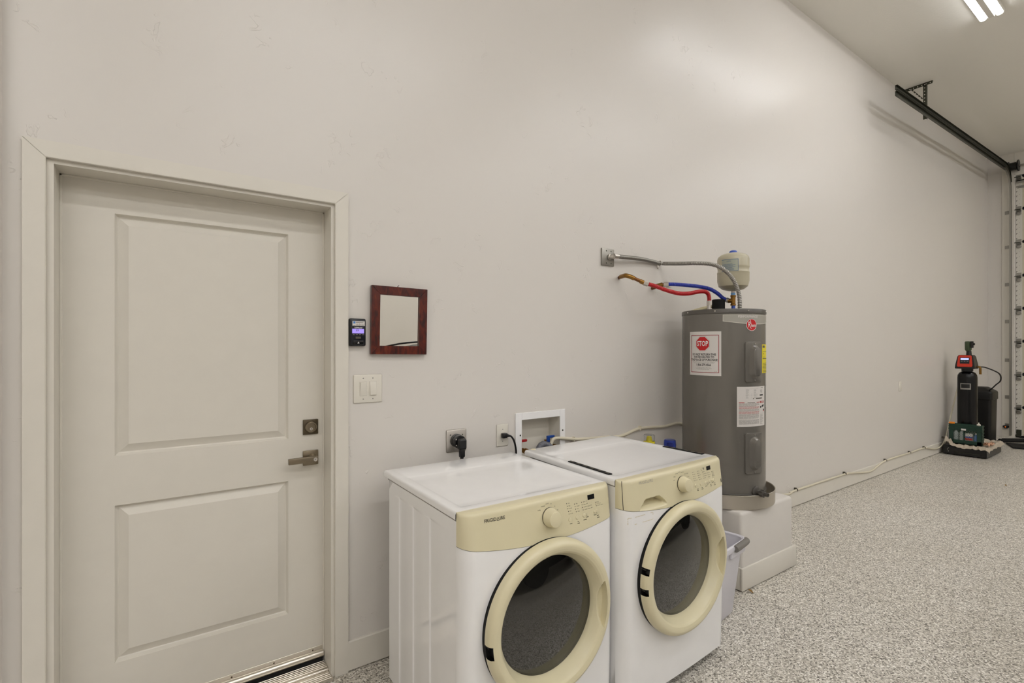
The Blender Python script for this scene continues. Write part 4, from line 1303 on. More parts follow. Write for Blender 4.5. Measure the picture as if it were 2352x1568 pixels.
# element covers
for zc0, zc1 in ((1.245, 1.492), (0.680, 0.931)):
    ph = 255.5
    fcv = cm(ph, 0)
    hw_ = 0.064
    cov = MB()
    def rrect(w, h, r, n=5):
        out = []
        for cx_, cz_, a0 in ((w - r, h - r, 0), (-w + r, h - r, 90), (-w + r, -h + r, 180), (w - r, -h + r, 270)):
            for q in range(n + 1):
                a = math.radians(a0 + 90 * q / n)
                out.append((cx_ + r * math.cos(a), cz_ + r * math.sin(a)))
        return out
    zm, hh_ = (zc0 + zc1) / 2, (zc1 - zc0) / 2
    flat = lambda x, y, o_: fcv(x, y, o_)
    sq = lambda w, h, r, off: [fcv(x, zm + z, off) for x, z in rrect(w, h, r)]
    c_ = obj('element_cover', cov.rings([sq(hw_ + 0.001, hh_ + 0.001, 0.014, 0.0), sq(hw_ + 0.001, hh_ + 0.001, 0.014, 0.007), sq(hw_ - 0.001, hh_ - 0.001, 0.013, 0.010), sq(0.040, 0.103, 0.039, 0.010), sq(0.038, 0.101, 0.037, 0.012), sq(0.026, 0.088, 0.0255, 0.034), sq(0.022, 0.084, 0.0215, 0.036)], False, True), 'heater', wh, angle=28)
    for z in (zc0 + 0.012, zc1 - 0.012):
        a = math.radians(ph)
        obj('cover_screw', screw(HC.x + (HR + 0.010) * math.cos(a), HC.y + (HR + 0.010) * math.sin(a), z, (math.cos(a), math.sin(a), 0), 0.0042, 0.003), 'steel', c_)
    em = MB()
    for q in range(6):
        em.grid(frange(-0.014, 0.014 - 0.004 * (q % 2), 4), [zm - 0.045 - q * 0.008, zm - 0.0425 - q * 0.008], lambda x, z: fcv(x, z, 0.0365))
    obj('embossed_lines', em, 'heatercap', c_)
# yellow energy guide
yg = obj('energy_label', patch(290, 0.145, 1.297, 1.477, 0.0009), 'yellow', wh, label='yellow energy label at the tank edge')
yf = cm(290, 0)
ym = MB()
for x0, x1, z0, z1 in ((-0.066, -0.03, 1.456, 1.470), (-0.066, 0.06, 1.432, 1.434), (-0.055, -0.045, 1.415, 1.421), (-0.066, 0.06, 1.386, 1.390), (-0.05, -0.04, 1.395, 1.400)) + tuple((-0.066, 0.05, 1.303 + k * 0.009, 1.306 + k * 0.009) for k in range(7)):
    ym.grid(frange(x0, x1, 8), [z0, z1], lambda x, z: yf(x, z, 0.0014))
obj('small_print', ym, 'ink_soft', yg, kind='stuff')
# rating and warning label
rl = obj('rating_label', patch(256.2, 0.232, 0.971, 1.2165, 0.0009), 'paper', wh, label='white rating and warning label')
rf = cm(256.2, 0)
blk, redp, grey = MB(), MB(), MB()
def strip(mb, x0, x1, z, h=0.0016):
    mb.grid(frange(x0, x1, 6), [z - h / 2, z + h / 2], lambda x, y: rf(x, y, 0.0014))
for k in range(9):
    z = 1.199 - k * 0.0065
    strip(grey, -0.062, -0.062 + 0.014 + 0.010 * random.random(), z)
    strip(grey, -0.004, 0.012 + 0.006 * random.random(), z)
    if k > 3:
        strip(grey, -0.022, -0.018, z)
        strip(grey, 0.019, 0.024, z)
strip(grey, -0.066, 0.034, 1.203, 0.0006)
strip(grey, -0.066, 0.034, 1.165, 0.0006)
strip(grey, 0.060, 0.088, 1.207, 0.004)
strip(blk, 0.014, 0.075, 1.143, 0.006)
strip(blk, -0.010, -0.003, 1.143, 0.006)
obj('pill_mark', MB().grid(frange(0.050, 0.086, 6), [1.158, 1.166], lambda x, y: rf(x, y, 0.0014)), 'ink', rl)
n_ = 24
lo_ = MB()
for rr0, rr1 in ((0.0075, 0.0090),):
    lo_.rings([[rf(0.066 + a * math.cos(2 * PI * k / n_), 1.187 + a * 1.05 * math.sin(2 * PI * k / n_), 0.0014) for k in range(n_)] for a in (rr0, rr1)], False, False)
lo_.text('UL', 0.009, lambda x, y: rf(0.066 + x, 1.187 + y, 0.0014), sx=0.8)
obj('approval_mark', lo_, 'ink', rl, weld=False)
strip(redp, -0.105, -0.070, 1.119, 0.005)
strip(blk, -0.050, 0.005, 1.119, 0.003)
strip(redp, 0.020, 0.045, 1.119, 0.004)
for k in range(26):
    z = 1.112 - k * 0.0050
    if k == 19:
        continue
    m_ = redp if k in (4, 5, 6, 10, 11, 12) else grey
    x = -0.105
    end = 0.045 - (0.04 * random.random() if k in (3, 6, 9, 12, 18) else 0.004 * random.random())
    while x < end:
        l_ = 0.012 + 0.02 * random.random()
        strip(m_, x, min(x + l_, end), z, 0.0021)
        x += l_ + 0.0022
strip(redp, 0.051, 0.106, 1.119, 0.012)
wl = MB().text('DANGER', 0.0095, lambda x, y: rf(0.084 + x, 1.119 + y, 0.0019), sx=0.9, bold=0.0002)
obj('lettering', wl, 'white', rl, weld=False)
# warning pictures: dark figures and a red hand
pic = MB()
def poly(mb, pts):
    mb.add([rf(x, z, 0.0014) for x, z in pts], [tuple(range(len(pts)))])
poly(pic, [(0.054, 1.082), (0.068, 1.084), (0.068, 1.094), (0.063, 1.096), (0.060, 1.092), (0.054, 1.095)])
poly(pic, [(0.074, 1.085), (0.098, 1.090), (0.099, 1.099), (0.091, 1.104), (0.084, 1.100), (0.074, 1.097)])
poly(pic, [(0.085, 1.066), (0.104, 1.060), (0.106, 1.072), (0.096, 1.076)])
obj('warning_pictures', pic, 'ink', rl)
poly2 = MB()
poly(poly2, [(0.090, 1.062), (0.103, 1.056), (0.105, 1.063), (0.095, 1.068)])
obj('warning_hand', poly2, 'red', rl)
for k in range(11):
    strip(grey, 0.055, 0.100 - 0.03 * random.random(), 1.040 - k * 0.0058, 0.0020)
strip(grey, 0.055, 0.100, 1.048, 0.0006)
obj('small_print', grey, 'ink_grey', rl, kind='stuff')
obj('red_print', redp, mat('soft_red_print', '#b0524c', 0.6), rl, kind='stuff')
obj('bold_print', blk, 'ink_soft', rl, kind='stuff')
obj('side_label', patch(300.5, 0.10, 1.08, 1.211, 0.0009), 'paper', wh)
# drain valve
va = math.radians(259.5)
vd = V(math.cos(va), math.sin(va), 0)
vp = V(HC.x, HC.y, 0.567)
dv = obj('drain_valve', MB().lathe([(0.034, HR - 0.004), (0.034, HR + 0.006), (0.028, HR + 0.010), (0.012, HR + 0.011), (0.012, HR + 0.04)], vp, vd, n=24), 'heatercap', wh, label='grey plastic drain valve')
kn = MB()
kn.lathe([(0.012, HR + 0.034), (0.019, HR + 0.036), (0.019, HR + 0.058), (0.012, HR + 0.060), (0.012, HR + 0.085), (0.009, HR + 0.086), (0.008, HR + 0.075), (0.0005, HR + 0.075)], vp, vd, n=24)
side = Vector((-vd.y, vd.x, 0))
for k in range(8):
    a = 2 * PI * k / 8
    q = vp + vd * (HR + 0.047) + (side * math.cos(a) + V(0, 0, 1) * math.sin(a)) * 0.0185
    kn.cyl(q - vd * 0.011, q + vd * 0.011, 0.0045, n=8)
obj('valve_knob', kn, 'heatercap', dv)
# top fittings
hot = V(2.963, -0.315, 0)
cold = V(3.141, -0.379, 0)
obj('hot_nipple', MB().cyl((hot.x, hot.y, 1.695), (hot.x, hot.y, 1.740), 0.0125, n=18), 'steel', wh)
obj('cold_nipple', MB().cyl((cold.x, cold.y, 1.695), (cold.x, cold.y, 1.745), 0.0125, n=18), 'bluecap', wh)
obj('foam_sleeve', MB().lathe([(0.041, 0.0), (0.041, 0.078), (0.038, 0.081), (0.022, 0.081), (0.02, 0.06)], (3.085, -0.305, 1.70), n=28), 'rubber', wh, label='black foam pipe sleeve')
obj('relief_pipe', MB().tube([(2.945, -0.20, 1.700), (2.99, -0.225, 1.715), (3.085, -0.27, 1.742)], 0.012, n=14, smooth=4), 'creampipe', wh, label='cream relief pipe')
obj('cap_bolt', screw(3.17, -0.505, 1.70, (0, 0, 1), 0.005, 0.006), 'steel', wh)

# expansion tank on its tee
et = thing('expansion_tank', 'almond expansion tank with a blue cap above the water heater', 'tank', (cold.x, cold.y, 1.745))
er_ = 0.1
ec = V(3.140, -0.378, 0)
obj('tank_body', MB().lathe([(0.012, 1.835), (0.03, 1.837), (0.066, 1.846), (0.091, 1.866), (er_, 1.90), (er_, 1.953), (er_ + 0.0015, 1.956), (er_, 1.959), (er_ - 0.003, 1.970), (er_ - 0.003, 1.982), (er_, 1.990), (er_ + 0.001, 1.995), (er_, 2.0), (er_, 2.045), (0.095, 2.062), (0.079, 2.077), (0.047, 2.087), (0.02, 2.090), (0.0005, 2.0905)], (ec.x, ec.y, 0), n=48), 'almond', et)
obj('valve_cap', MB().lathe([(0.026, 2.088), (0.0265, 2.093), (0.022, 2.103), (0.018, 2.106), (0.0005, 2.107)], (ec.x, ec.y, 0), n=24), 'bluecap', et)
obj('tank_neck', MB().cyl((ec.x, ec.y, 1.79), (ec.x, ec.y, 1.838), 0.0135, n=18), 'steel', et)
obj('thread_tape', MB().cyl((ec.x, ec.y, 1.808), (ec.x, ec.y, 1.824), 0.0145, n=18), mat('blue_tape', '#6fa3d8', 0.5), et)
obj('brass_tee', MB().lathe([(0.0175, 1.738), (0.0175, 1.748), (0.015, 1.75), (0.015, 1.795), (0.0175, 1.797), (0.0175, 1.807)], (ec.x, ec.y, 0), n=20).cyl((ec.x, ec.y, 1.772), (ec.x - 0.012, ec.y + 0.03, 1.772), 0.015, n=16), 'brass', et)
def em_(x, y, off=0.0008, ph0=203.0):
    a = math.radians(ph0) + x / er_
    return V(ec.x + (er_ + off) * math.cos(a), ec.y + (er_ + off) * math.sin(a), y)
el = obj('tank_label', MB().grid(frange(-0.06, 0.045, 14), [1.958, 2.035], lambda x, z: em_(x, z, 0.0012)), mat('pale_blue_label', '#a9ad9c', 0.4), et)
eb = MB()
for lo, hi in (((-0.06, 1.957), (0.045, 1.9595)), ((-0.06, 2.033), (0.045, 2.036)), ((0.043, 1.957), (0.0455, 2.036))):
    eb.grid(frange(lo[0], hi[0], 8), [lo[1], hi[1]], lambda x, z: em_(x, z, 0.0018))
eb.text('MAN', 0.012, lambda x, y: em_(-0.012 + x, 2.022 + y, 0.002))
for k in range(7):
    eb.grid(frange(-0.055, 0.0 + 0.03 * random.random(), 6), [1.966 + k * 0.006, 1.968 + k * 0.006], lambda x, z: em_(x, z, 0.0018))
obj('label_print', eb, mat('blue_label_print', '#4f6f93', 0.5), el, weld=False)

# hoses
rp = [(2.512, -0.180, 1.858), (2.55, -0.205, 1.846), (2.62, -0.235, 1.822), (2.70, -0.265, 1.804), (2.78, -0.285, 1.805), (2.86, -0.302, 1.820), (2.915, -0.312, 1.824), (2.948, -0.316, 1.812), (2.961, -0.316, 1.785), (2.963, -0.315, 1.760)]
hh1 = thing('hot_water_hose', 'red corrugated water hose from the copper pipe to the heater', 'hose', (2.75, -0.25, 1.74))
obj('hose', corrugated(rp, 0.0135, 0.0085, 0.0022), 'redhose', hh1, angle=60)
obj('hose_nut', MB().cyl((2.490, -0.166, 1.866), (2.514, -0.181, 1.857), 0.0165, n=6), 'steel', hh1)
obj('hose_nut', MB().cyl((hot.x, hot.y, 1.735), (hot.x, hot.y, 1.766), 0.0165, n=6), 'steel', hh1)
bp_ = [(2.80, -0.105, 1.884), (2.825, -0.13, 1.884), (2.88, -0.18, 1.878), (2.96, -0.235, 1.868), (3.03, -0.275, 1.852), (3.080, -0.302, 1.822), (3.108, -0.322, 1.792), (3.129, -0.346, 1.774)]
hh2 = thing('cold_water_hose', 'blue corrugated water hose from the wall valve to the brass tee', 'hose', (2.95, -0.22, 1.77))
obj('hose', corrugated(bp_, 0.0135, 0.0085, 0.0022), 'bluehose', hh2, angle=60)
obj('hose_nut', MB().cyl((2.785, -0.088, 1.884), (2.806, -0.112, 1.884), 0.0165, n=6), 'steel', hh2)
obj('hose_nut', MB().cyl((3.120, -0.338, 1.780), (3.130, -0.350, 1.774), 0.0165, n=6), 'steel', hh2)
cp1 = thing('copper_pipe', 'aged copper pipe stub leaving the wall ahead of the red hose', 'pipe', (2.44, -0.08, 1.86), 'copper pipe stubs')
obj('pipe', MB().tube([(2.447, 0.004, 1.913), (2.425, -0.05, 1.914), (2.412, -0.082, 1.914), (2.413, -0.100, 1.911), (2.43, -0.117, 1.903), (2.495, -0.169, 1.864)], 0.0112, n=14, smooth=5), 'copper', cp1)
obj('elbow', MB().tube([(2.432, -0.03, 1.9145), (2.415, -0.075, 1.9145), (2.411, -0.097, 1.912), (2.428, -0.115, 1.904), (2.445, -0.129, 1.894)], 0.0142, n=14, smooth=5), 'brass', cp1)
obj('coupling', MB().tube([(2.474, -0.152, 1.877), (2.495, -0.169, 1.864)], 0.0142, n=14, smooth=0), 'brass', cp1)
cp2 = thing('copper_pipe', 'brass valve stub leaving the wall ahead of the blue hose', 'pipe', (2.78, -0.05, 1.86), 'copper pipe stubs')
obj('pipe', MB().tube([(2.775, 0.004, 1.866), (2.765, -0.035, 1.868), (2.765, -0.055, 1.876), (2.790, -0.092, 1.884)], 0.0112, n=14, smooth=5), 'copper', cp2)
obj('valve_body', MB().cyl((2.763, -0.045, 1.875), (2.785, -0.083, 1.884), 0.0155, n=16), 'brass', cp2)
obj('valve_tag', MB().box((2.80, -0.10, 1.862), (2.85, -0.097, 1.872), 0.001, 1), 'plastic_white', cp2)

# conduit
cd = thing('electrical_conduit', 'flexible steel conduit arching from the wall plate to the heater top', 'conduit', (2.6, -0.05, 1.7))
obj('wall_box_plate', MB().box((2.279, -0.012, 1.979), (2.390, 0.0, 2.089), 0.004, 2), 'galv', cd)
for x in (2.318, 2.361):
    for z in (1.995, 2.073):
        obj('plate_screw', screw(x, -0.012, z, (0, -1, 0), 0.004, 0.002), 'galv_dark', cd)
obj('conduit_fitting', MB().lathe([(0.02, 0.0), (0.02, 0.010), (0.015, 0.012), (0.015, 0.040)], (2.345, -0.010, 2.035), (0.3, -1, 0.0), n=18).cyl((2.345, -0.05, 2.036), (2.385, -0.052, 2.037), 0.0165, 0.0145, n=16), 'steel', cd)
cpth = [(2.378, -0.052, 2.037), (2.45, -0.048, 2.040), (2.60, -0.036, 2.047), (2.72, -0.026, 2.046), (2.834, -0.022, 2.041), (2.848, -0.090, 2.031), (2.858, -0.195, 2.018), (2.876, -0.281, 2.010), (2.904, -0.374, 1.993), (2.924, -0.437, 1.958), (2.946, -0.483, 1.902), (2.966, -0.509, 1.835), (2.975, -0.520, 1.766), (2.977, -0.520, 1.694)]
obj('flex_conduit', corrugated(cpth, 0.0135, 0.0105, 0.003, 14), 'galv', cd, angle=60)
obj('conduit_strap', MB().tube([(2.832, -0.022 + 0.0155 * math.cos(a), 2.041 + 0.0155 * math.sin(a)) for a in frange(-PI * 0.5, PI * 1.2, 12)], 0.004, n=6, smooth=0).box((2.826, -0.004, 2.005), (2.840, 0.0, 2.028), 0.001, 1).cyl((2.833, 0, 2.012), (2.833, -0.012, 2.012), 0.005, n=8), 'steel', cd)

# ------------------------------------------------------------------ bin, bottles, stool
def loft_bin():
    root = thing('waste_bin', 'white plastic waste bin with a grey grip between washer and plinth', 'bin', (2.455, -0.63, 0), None)
    rot = Matrix.Rotation(math.radians(8), 3, 'Z')
    cen = V(2.452, -0.632, 0)
    def ring(hx, hy, r, z, n=6):
        out = []
        for sx, sy, a0 in ((1, 1, 0), (-1, 1, 90), (-1, -1, 180), (1, -1, 270)):
            for q in range(n + 1):
                a = math.radians(a0 + 90 * q / n)
                out.append(rot @ V(sx * (hx - r) + r * math.cos(a), sy * (hy - r) + r * math.sin(a), 0) + cen + V(0, 0, z))
        return out
    body = MB()
    body.rings([ring(0.125, 0.098, 0.035, 0.002), ring(0.130, 0.103, 0.04, 0.010), ring(0.166, 0.146, 0.05, 0.405), ring(0.163, 0.143, 0.048, 0.405), ring(0.127, 0.100, 0.038, 0.014)], True, True)
    obj('bin_body', body, 'binwhite', root)
    rim = MB()
    rim.rings([ring(0.166, 0.146, 0.05, 0.380), ring(0.180, 0.160, 0.06, 0.384), ring(0.184, 0.164, 0.062, 0.400), ring(0.181, 0.161, 0.060, 0.412), ring(0.172, 0.152, 0.055, 0.416), ring(0.162, 0.142, 0.047, 0.410), ring(0.162, 0.142, 0.047, 0.40)], False, False)
    obj('bin_rim', rim, 'binwhite', root)
    def L(x, y, z):
        return rot @ V(x, y, 0) + cen + V(0, 0, z)
    obj('grip', MB().tube([L(-0.01, -0.166, 0.4), L(0.03, -0.167, 0.402), L(0.13, -0.163, 0.402), L(0.152, -0.155, 0.401)], 0.0175, n=14, smooth=5), 'bingrip', root, label='grey rubber grip on the rim')
    obj('grip_skirt', MB().box((-0.03, -0.158, 0.345), (0.14, -0.138, 0.39), 0.009, 2, fn=lambda p: L(p.x, p.y, p.z)), 'binwhite', root)
loft_bin()

stl = thing('step_stool', 'low white stool hidden between washer and heater, under the bottles', 'stool', (2.57, -0.22, 0))
obj('stool_top', MB().box((2.43, -0.40, 0.60), (2.71, -0.045, 0.63), 0.008, 2), 'plastic_white', stl)
for x in (2.455, 2.685):
    for y in (-0.37, -0.075):
        obj('leg', MB().box((x - 0.017, y - 0.017, 0.0), (x + 0.017, y + 0.017, 0.60), 0.004, 1), 'plastic_white', stl)
    obj('side_rail', MB().box((x - 0.012, -0.353, 0.2), (x + 0.012, -0.092, 0.23), 0.003, 1), 'plastic_white', stl)
bt = thing('detergent_bottle', 'yellow bottle with a clear domed cap behind the washer', 'bottle', (2.545, -0.165, 0.63), 'laundry bottles behind the washer')
obj('bottle_body', MB().lathe([(0.038, 0.0), (0.042, 0.005), (0.042, 0.17), (0.036, 0.20), (0.030, 0.215)], (2.545, -0.165, 0.63), n=24), 'yellow', bt)
obj('pour_spout', MB().lathe([(0.036, 0.212), (0.036, 0.230), (0.020, 0.232), (0.014, 0.262), (0.010, 0.264)], (2.545, -0.165, 0.63), n=20), 'yellow', bt)
obj('cap_dome', MB().lathe([(0.034, 0.232), (0.034, 0.268), (0.031, 0.274), (0.0005, 0.275), (0.0005, 0.273), (0.030, 0.272), (0.0325, 0.267), (0.0325, 0.232)], (2.545, -0.165, 0.63), n=28, cap=False), 'clear', bt)
bt = thing('detergent_bottle', 'orange bottle with a translucent blue cap beside the water heater', 'bottle', (2.595, -0.285, 0.63), 'laundry bottles behind the washer')
obj('bottle_body', MB().lathe([(0.040, 0.0), (0.044, 0.005), (0.044, 0.16), (0.038, 0.185), (0.034, 0.195), (0.034, 0.205)], (2.595, -0.285, 0.63), n=24), 'orangered', bt)
obj('pour_spout', MB().lathe([(0.022, 0.205), (0.018, 0.235), (0.012, 0.237)], (2.595, -0.285, 0.63), n=18), 'purple', bt)
obj('cap_dome', MB().lathe([(0.037, 0.206), (0.0375, 0.225), (0.035, 0.250), (0.032, 0.254), (0.0005, 0.255), (0.0005, 0.252), (0.030, 0.251), (0.033, 0.247), (0.035, 0.225), (0.035, 0.206)], (2.595, -0.285, 0.63), n=28, cap=False), 'bluedome', bt)

# ------------------------------------------------------------------ softener corner
rc_t = V(9.10, -0.235, 0)
tray = thing('equipment_dolly', 'low black equipment dolly under the crate and softener tank', 'dolly', (9.15, -0.25, 0))
dl = MB().box((8.772, -0.500, 0.012), (9.50, -0.055, 0.122), 0.004, 1)
dl.box((8.764, -0.49, 0.03), (8.772, -0.075, 0.112), 0.002, 1)
obj('dolly_frame', dl, 'black', tray)
obj('frame_handle', MB().tube([(8.765, -0.18, 0.05), (8.757, -0.19, 0.05), (8.757, -0.42, 0.05), (8.765, -0.43, 0.05)], 0.004, n=6, smooth=0), 'galv_dark', tray)
for x in (8.82, 9.50):
    for y in (-0.41, -0.10):
        obj('caster', MB().cyl((x, y - 0.012, 0.013), (x, y + 0.012, 0.013), 0.0125, n=12), 'rubber', tray)
for y, z in ((-0.115, 0.092), (-0.115, 0.05), (-0.105, 0.074)):
    obj('frame_bolt', screw(8.764, y, z, (-1, 0, 0), 0.006, 0.004), 'steel', tray)
def crumple():
    mb = MB()
    random.seed(9)
    us_ = frange(8.745, 9.52, 30)
    vs_ = frange(-0.535, -0.078, 22)
    def P(x, y):
        ex = max(0.0, 8.815 - x) + max(0.0, x - 9.46)
        ey = max(0.0, -0.455 - y) + max(0.0, y + 0.105)
        edge = min(1.0, (ex + ey) / 0.03)
        z = 0.128 + 0.010 * random.random() + edge * (0.018 + 0.020 * random.random())
        drop = max(0.0, 8.775 - x) + max(0.0, -0.505 - y)
        z -= 1.4 * drop
        if x < 8.86 and y > -0.16:
            z += 0.10 * random.random() * min(1, (y + 0.16) / 0.05)
        return (x + 0.009 * random.uniform(-1, 1), y + 0.007 * random.uniform(-1, 1), max(z, 0.126 if drop == 0 else 0.08))
    mb.grid(us_, vs_, P)
    return mb
tag(obj('crumpled_cloth', crumple(), 'cloth', angle=25), 'crumpled pale paper sheet spread over the dolly', 'paper')
pp = MB()
for q in range(3):
    pp.grid(frange(8.80, 8.95, 6), frange(-0.525, -0.455, 4), lambda x, y: (x + q * 0.06 - 0.02 + random.uniform(-1, 1) * 0.012, y + random.uniform(-1, 1) * 0.008, 0.165 + random.random() * 0.045))
tag(obj('paper_scrap', pp, 'peach', angle=20), 'peach coloured paper scrap at the right end of the dolly', 'paper')

# milk crate
cr = thing('milk_crate', 'dark green plastic crate full of bottles on the dolly', 'crate', (8.97, -0.25, 0.145))
cx0, cx1, cy0, cy1, cz0, cz1 = 8.865, 8.968, -0.432, -0.095, 0.148, 0.415
def cbox(name, lo, hi, bev=0.003):
    return obj(name, MB().box(lo, hi, bev, 1), 'green', cr)
cbox('crate_floor', (cx0, cy0, cz0), (cx1, cy1, cz0 + 0.012))
for k in range(4):
    cbox('rim_rib', (cx0 - 0.006, cy0 - 0.006, cz1 - 0.018 - k * 0.02), (cx0 + 0.006, cy1 + 0.006, cz1 - 0.006 - k * 0.02))
cbox('front_panel', (cx0 + 0.001, cy0, cz1 - 0.085), (cx0 + 0.007, cy1, cz1))
cbox('front_panel', (cx0, cy0, cz0), (cx0 + 0.008, cy1, cz0 + 0.055))
cbox('corner_post', (cx0, cy0, cz0), (cx0 + 0.010, cy0 + 0.05, cz1))
cbox('corner_post', (cx0, cy1 - 0.045, cz0), (cx0 + 0.010, cy1, cz1))
cbox('corner_post', (cx0, -0.255, cz0), (cx0 + 0.008, -0.243, cz1 - 0.06))
for y in (cy0, cy1 - 0.008):
    cbox('side_panel', (cx0, y, cz0), (cx1, y + 0.008, cz1))
cbox('rear_panel', (cx1 - 0.008, cy0, cz0), (cx1, cy1, cz1))
for k in range(6):
    cbox('side_rib', (cx0 + 0.01, cy0 - 0.005, cz0 + 0.03 + k * 0.044), (cx1, cy0, cz0 + 0.04 + k * 0.044), 0.001)
lat = MB()
for wy0, wy1 in ((cy0 + 0.05, -0.255), (-0.243, cy1 - 0.045)):
    for k in range(-6, 10):
        for sg in (-1, 1):
            y0 = wy0 + k * 0.026
            z0, z1 = cz0 + 0.055, cz1 - 0.085
            pts = []
            for t in frange(0, 1, 12):
                y = y0 + sg * (z1 - z0) * t * 0.8 + (0 if sg > 0 else 0.12)
                if wy0 <= y <= wy1:
                    pts.append((cx0 + 0.004, y, z0 + (z1 - z0) * t))
            if len(pts) > 1:
                lat.tube([pts[0], pts[-1]], 0.0018, n=4, smooth=0)
obj('lattice', lat, mat('worn_green_plastic', '#6d7a6c', 0.5), cr, kind='stuff')
cbox('crate_tag', (cx0 - 0.008, -0.275, cz1 - 0.078), (cx0 - 0.004, -0.225, cz1 - 0.055), 0.001).data.materials[0] = M['paper']
def bottle(x, y, z, h, r, m_, cap, label):
    t = thing('plastic_bottle', label, 'bottle', (x, y, z), 'bottles in the green crate')
    obj('bottle_body', MB().lathe([(r * 0.9, 0), (r, 0.006), (r, h * 0.35), (r * 0.92, h * 0.4), (r, h * 0.45), (r, h * 0.68), (r * 0.4, h * 0.86), (r * 0.38, h * 0.92)], (x, y, z), n=16), m_, t)
    obj('bottle_cap', MB().cyl((x, y, z + h * 0.9), (x, y, z + h), r * 0.45, n=12), cap, t)
bz = cz0 + 0.013
bottle(8.908, -0.16, bz, 0.195, 0.029, 'film', 'bluecap', 'cloudy bottle with blue cap at the left behind the crate lattice')
bottle(8.908, -0.222, bz, 0.19, 0.027, 'film', 'bluecap', 'cloudy bottle with blue cap just left of the crate divider')
bottle(8.908, -0.368, bz, 0.145, 0.026, 'bluebottle', 'white', 'pale blue bottle at the right inside the crate')
pkg = thing('snack_package', 'red white and blue package inside the crate beside the divider', 'package', (8.91, -0.29, bz))
pk = MB().box((8.890, -0.335, bz), (8.935, -0.258, bz + 0.135), 0.010, 2)
obj('package_body', pk, 'paper', pkg)
obj('package_band', MB().box((8.8885, -0.334, bz + 0.045), (8.8905, -0.259, bz + 0.075)), 'red', pkg)
obj('package_band', MB().box((8.8885, -0.334, bz + 0.078), (8.8905, -0.259, bz + 0.096)), 'bluehose', pkg)
tag(obj('tape_roll', MB().rings([[(8.875 + a * math.cos(2 * PI * k / 24), -0.125 + a * math.sin(2 * PI * k / 24), z) for k in range(24)] for a, z in ((0.020, 0.4165), (0.030, 0.4165), (0.032, 0.423), (0.030, 0.436), (0.020, 0.436), (0.018, 0.425), (0.020, 0.4165))], False, False), 'orange'), 'orange tape roll on the left rim of the green crate', 'tape roll')
wn = thing('white_nozzle', 'small white nozzle on the right rim of the green crate', 'nozzle', (8.875, -0.40, 0.4165))
obj('nozzle_body', MB().lathe([(0.018, -0.0), (0.021, 0.004), (0.021, 0.016), (0.012, 0.022), (0.006, 0.024), (0.006, 0.042), (0.0005, 0.043)], (8.875, -0.40, 0.4155), n=16), 'plastic_white', wn)
obj('nozzle_ring', MB().lathe([(0.0215, 0.006), (0.023, 0.009), (0.0215, 0.012)], (8.875, -0.40, 0.4155), n=16, cap=False), 'ink_grey', wn)

# softener tank
sf = thing('softener_tank', 'slim black softener tank with a red control head on the dolly', 'tank', (rc_t.x, rc_t.y, 0.14))
obj('tank_body', MB().lathe([(0.08, 0.142), (0.103, 0.160), (0.105, 0.20), (0.105, 1.04), (0.101, 1.075), (0.086, 1.105), (0.064, 1.122), (0.05, 1.126)], (rc_t.x, rc_t.y, 0), n=36), 'resin', sf)
obj('tank_neck', MB().lathe([(0.052, 1.12), (0.052, 1.128), (0.062, 1.13), (0.062, 1.165), (0.05, 1.17), (0.055, 1.20)], (rc_t.x, rc_t.y, 0), n=24), 'black', sf)
hd = MB()
hx0, hx1 = rc_t.x - 0.12, rc_t.x + 0.055
hd.rings([[(x, y, z) for x, y in ((hx0 + i, rc_t.y - 0.100 + i), (hx1 - i, rc_t.y - 0.100 + i), (hx1 - i, rc_t.y + 0.100 - i), (hx0 + i, rc_t.y + 0.100 - i))] for z, i in ((1.165, 0.0), (1.175, -0.004), (1.22, 0.0), (1.33, 0.018), (1.352, 0.03))])
head = obj('control_head', hd, 'black', sf, angle=20)
hx = lambda z: hx0 + 0.018 * max(0, (z - 1.175)) / 0.16 - 0.002
obj('red_face', MB().prism([(-0.072, 1.192), (0.072, 1.192), (0.080, 1.206), (0.068, 1.338), (0.056, 1.348), (-0.056, 1.348), (-0.068, 1.338), (-0.080, 1.206)], lambda u, z, d: (hx(z) - d, rc_t.y - u, z), 0.0, 0.012), 'orangered', head, label='orange-red face of the control head')
obj('control_panel', MB().prism([(-0.05, 1.235), (0.05, 1.235), (0.05, 1.318), (-0.05, 1.318)], lambda u, z, d: (hx(z) - d, rc_t.y - u, z), 0.010, 0.015), 'navy', head)
obj('screen', MB().prism([(-0.042, 1.285), (0.042, 1.285), (0.042, 1.309), (-0.042, 1.309)], lambda u, z, d: (hx(z) - d, rc_t.y - u, z), 0.014, 0.0165), 'lcdblue', head)
for u in (-0.030, 0.0, 0.030):
    obj('button', MB().prism([(u - 0.009, 1.262), (u + 0.009, 1.262), (u + 0.009, 1.271), (u - 0.009, 1.271)], lambda a, z, d: (hx(z) - d, rc_t.y - a, z), 0.014, 0.018), 'ink_grey', head)
obj('bypass_stem', MB().cyl((rc_t.x + 0.02, rc_t.y - 0.012, 1.34), (rc_t.x + 0.02, rc_t.y - 0.012, 1.41), 0.032, 0.026, 16), 'black', sf)
bv = obj('bypass_valve', MB().lathe([(0.018, 1.395), (0.036, 1.425), (0.037, 1.53), (0.03, 1.54), (0.0005, 1.541)], (rc_t.x + 0.02, rc_t.y - 0.005, 0), n=20), 'olive', sf, label='olive green valve on top of the softener')
obj('valve_bracket', MB().box((rc_t.x - 0.02, rc_t.y - 0.062, 1.45), (rc_t.x + 0.03, rc_t.y - 0.035, 1.54), 0.004, 1).cyl((rc_t.x, rc_t.y - 0.05, 1.50), (rc_t.x, rc_t.y - 0.078, 1.50), 0.014, n=10), 'black', bv)
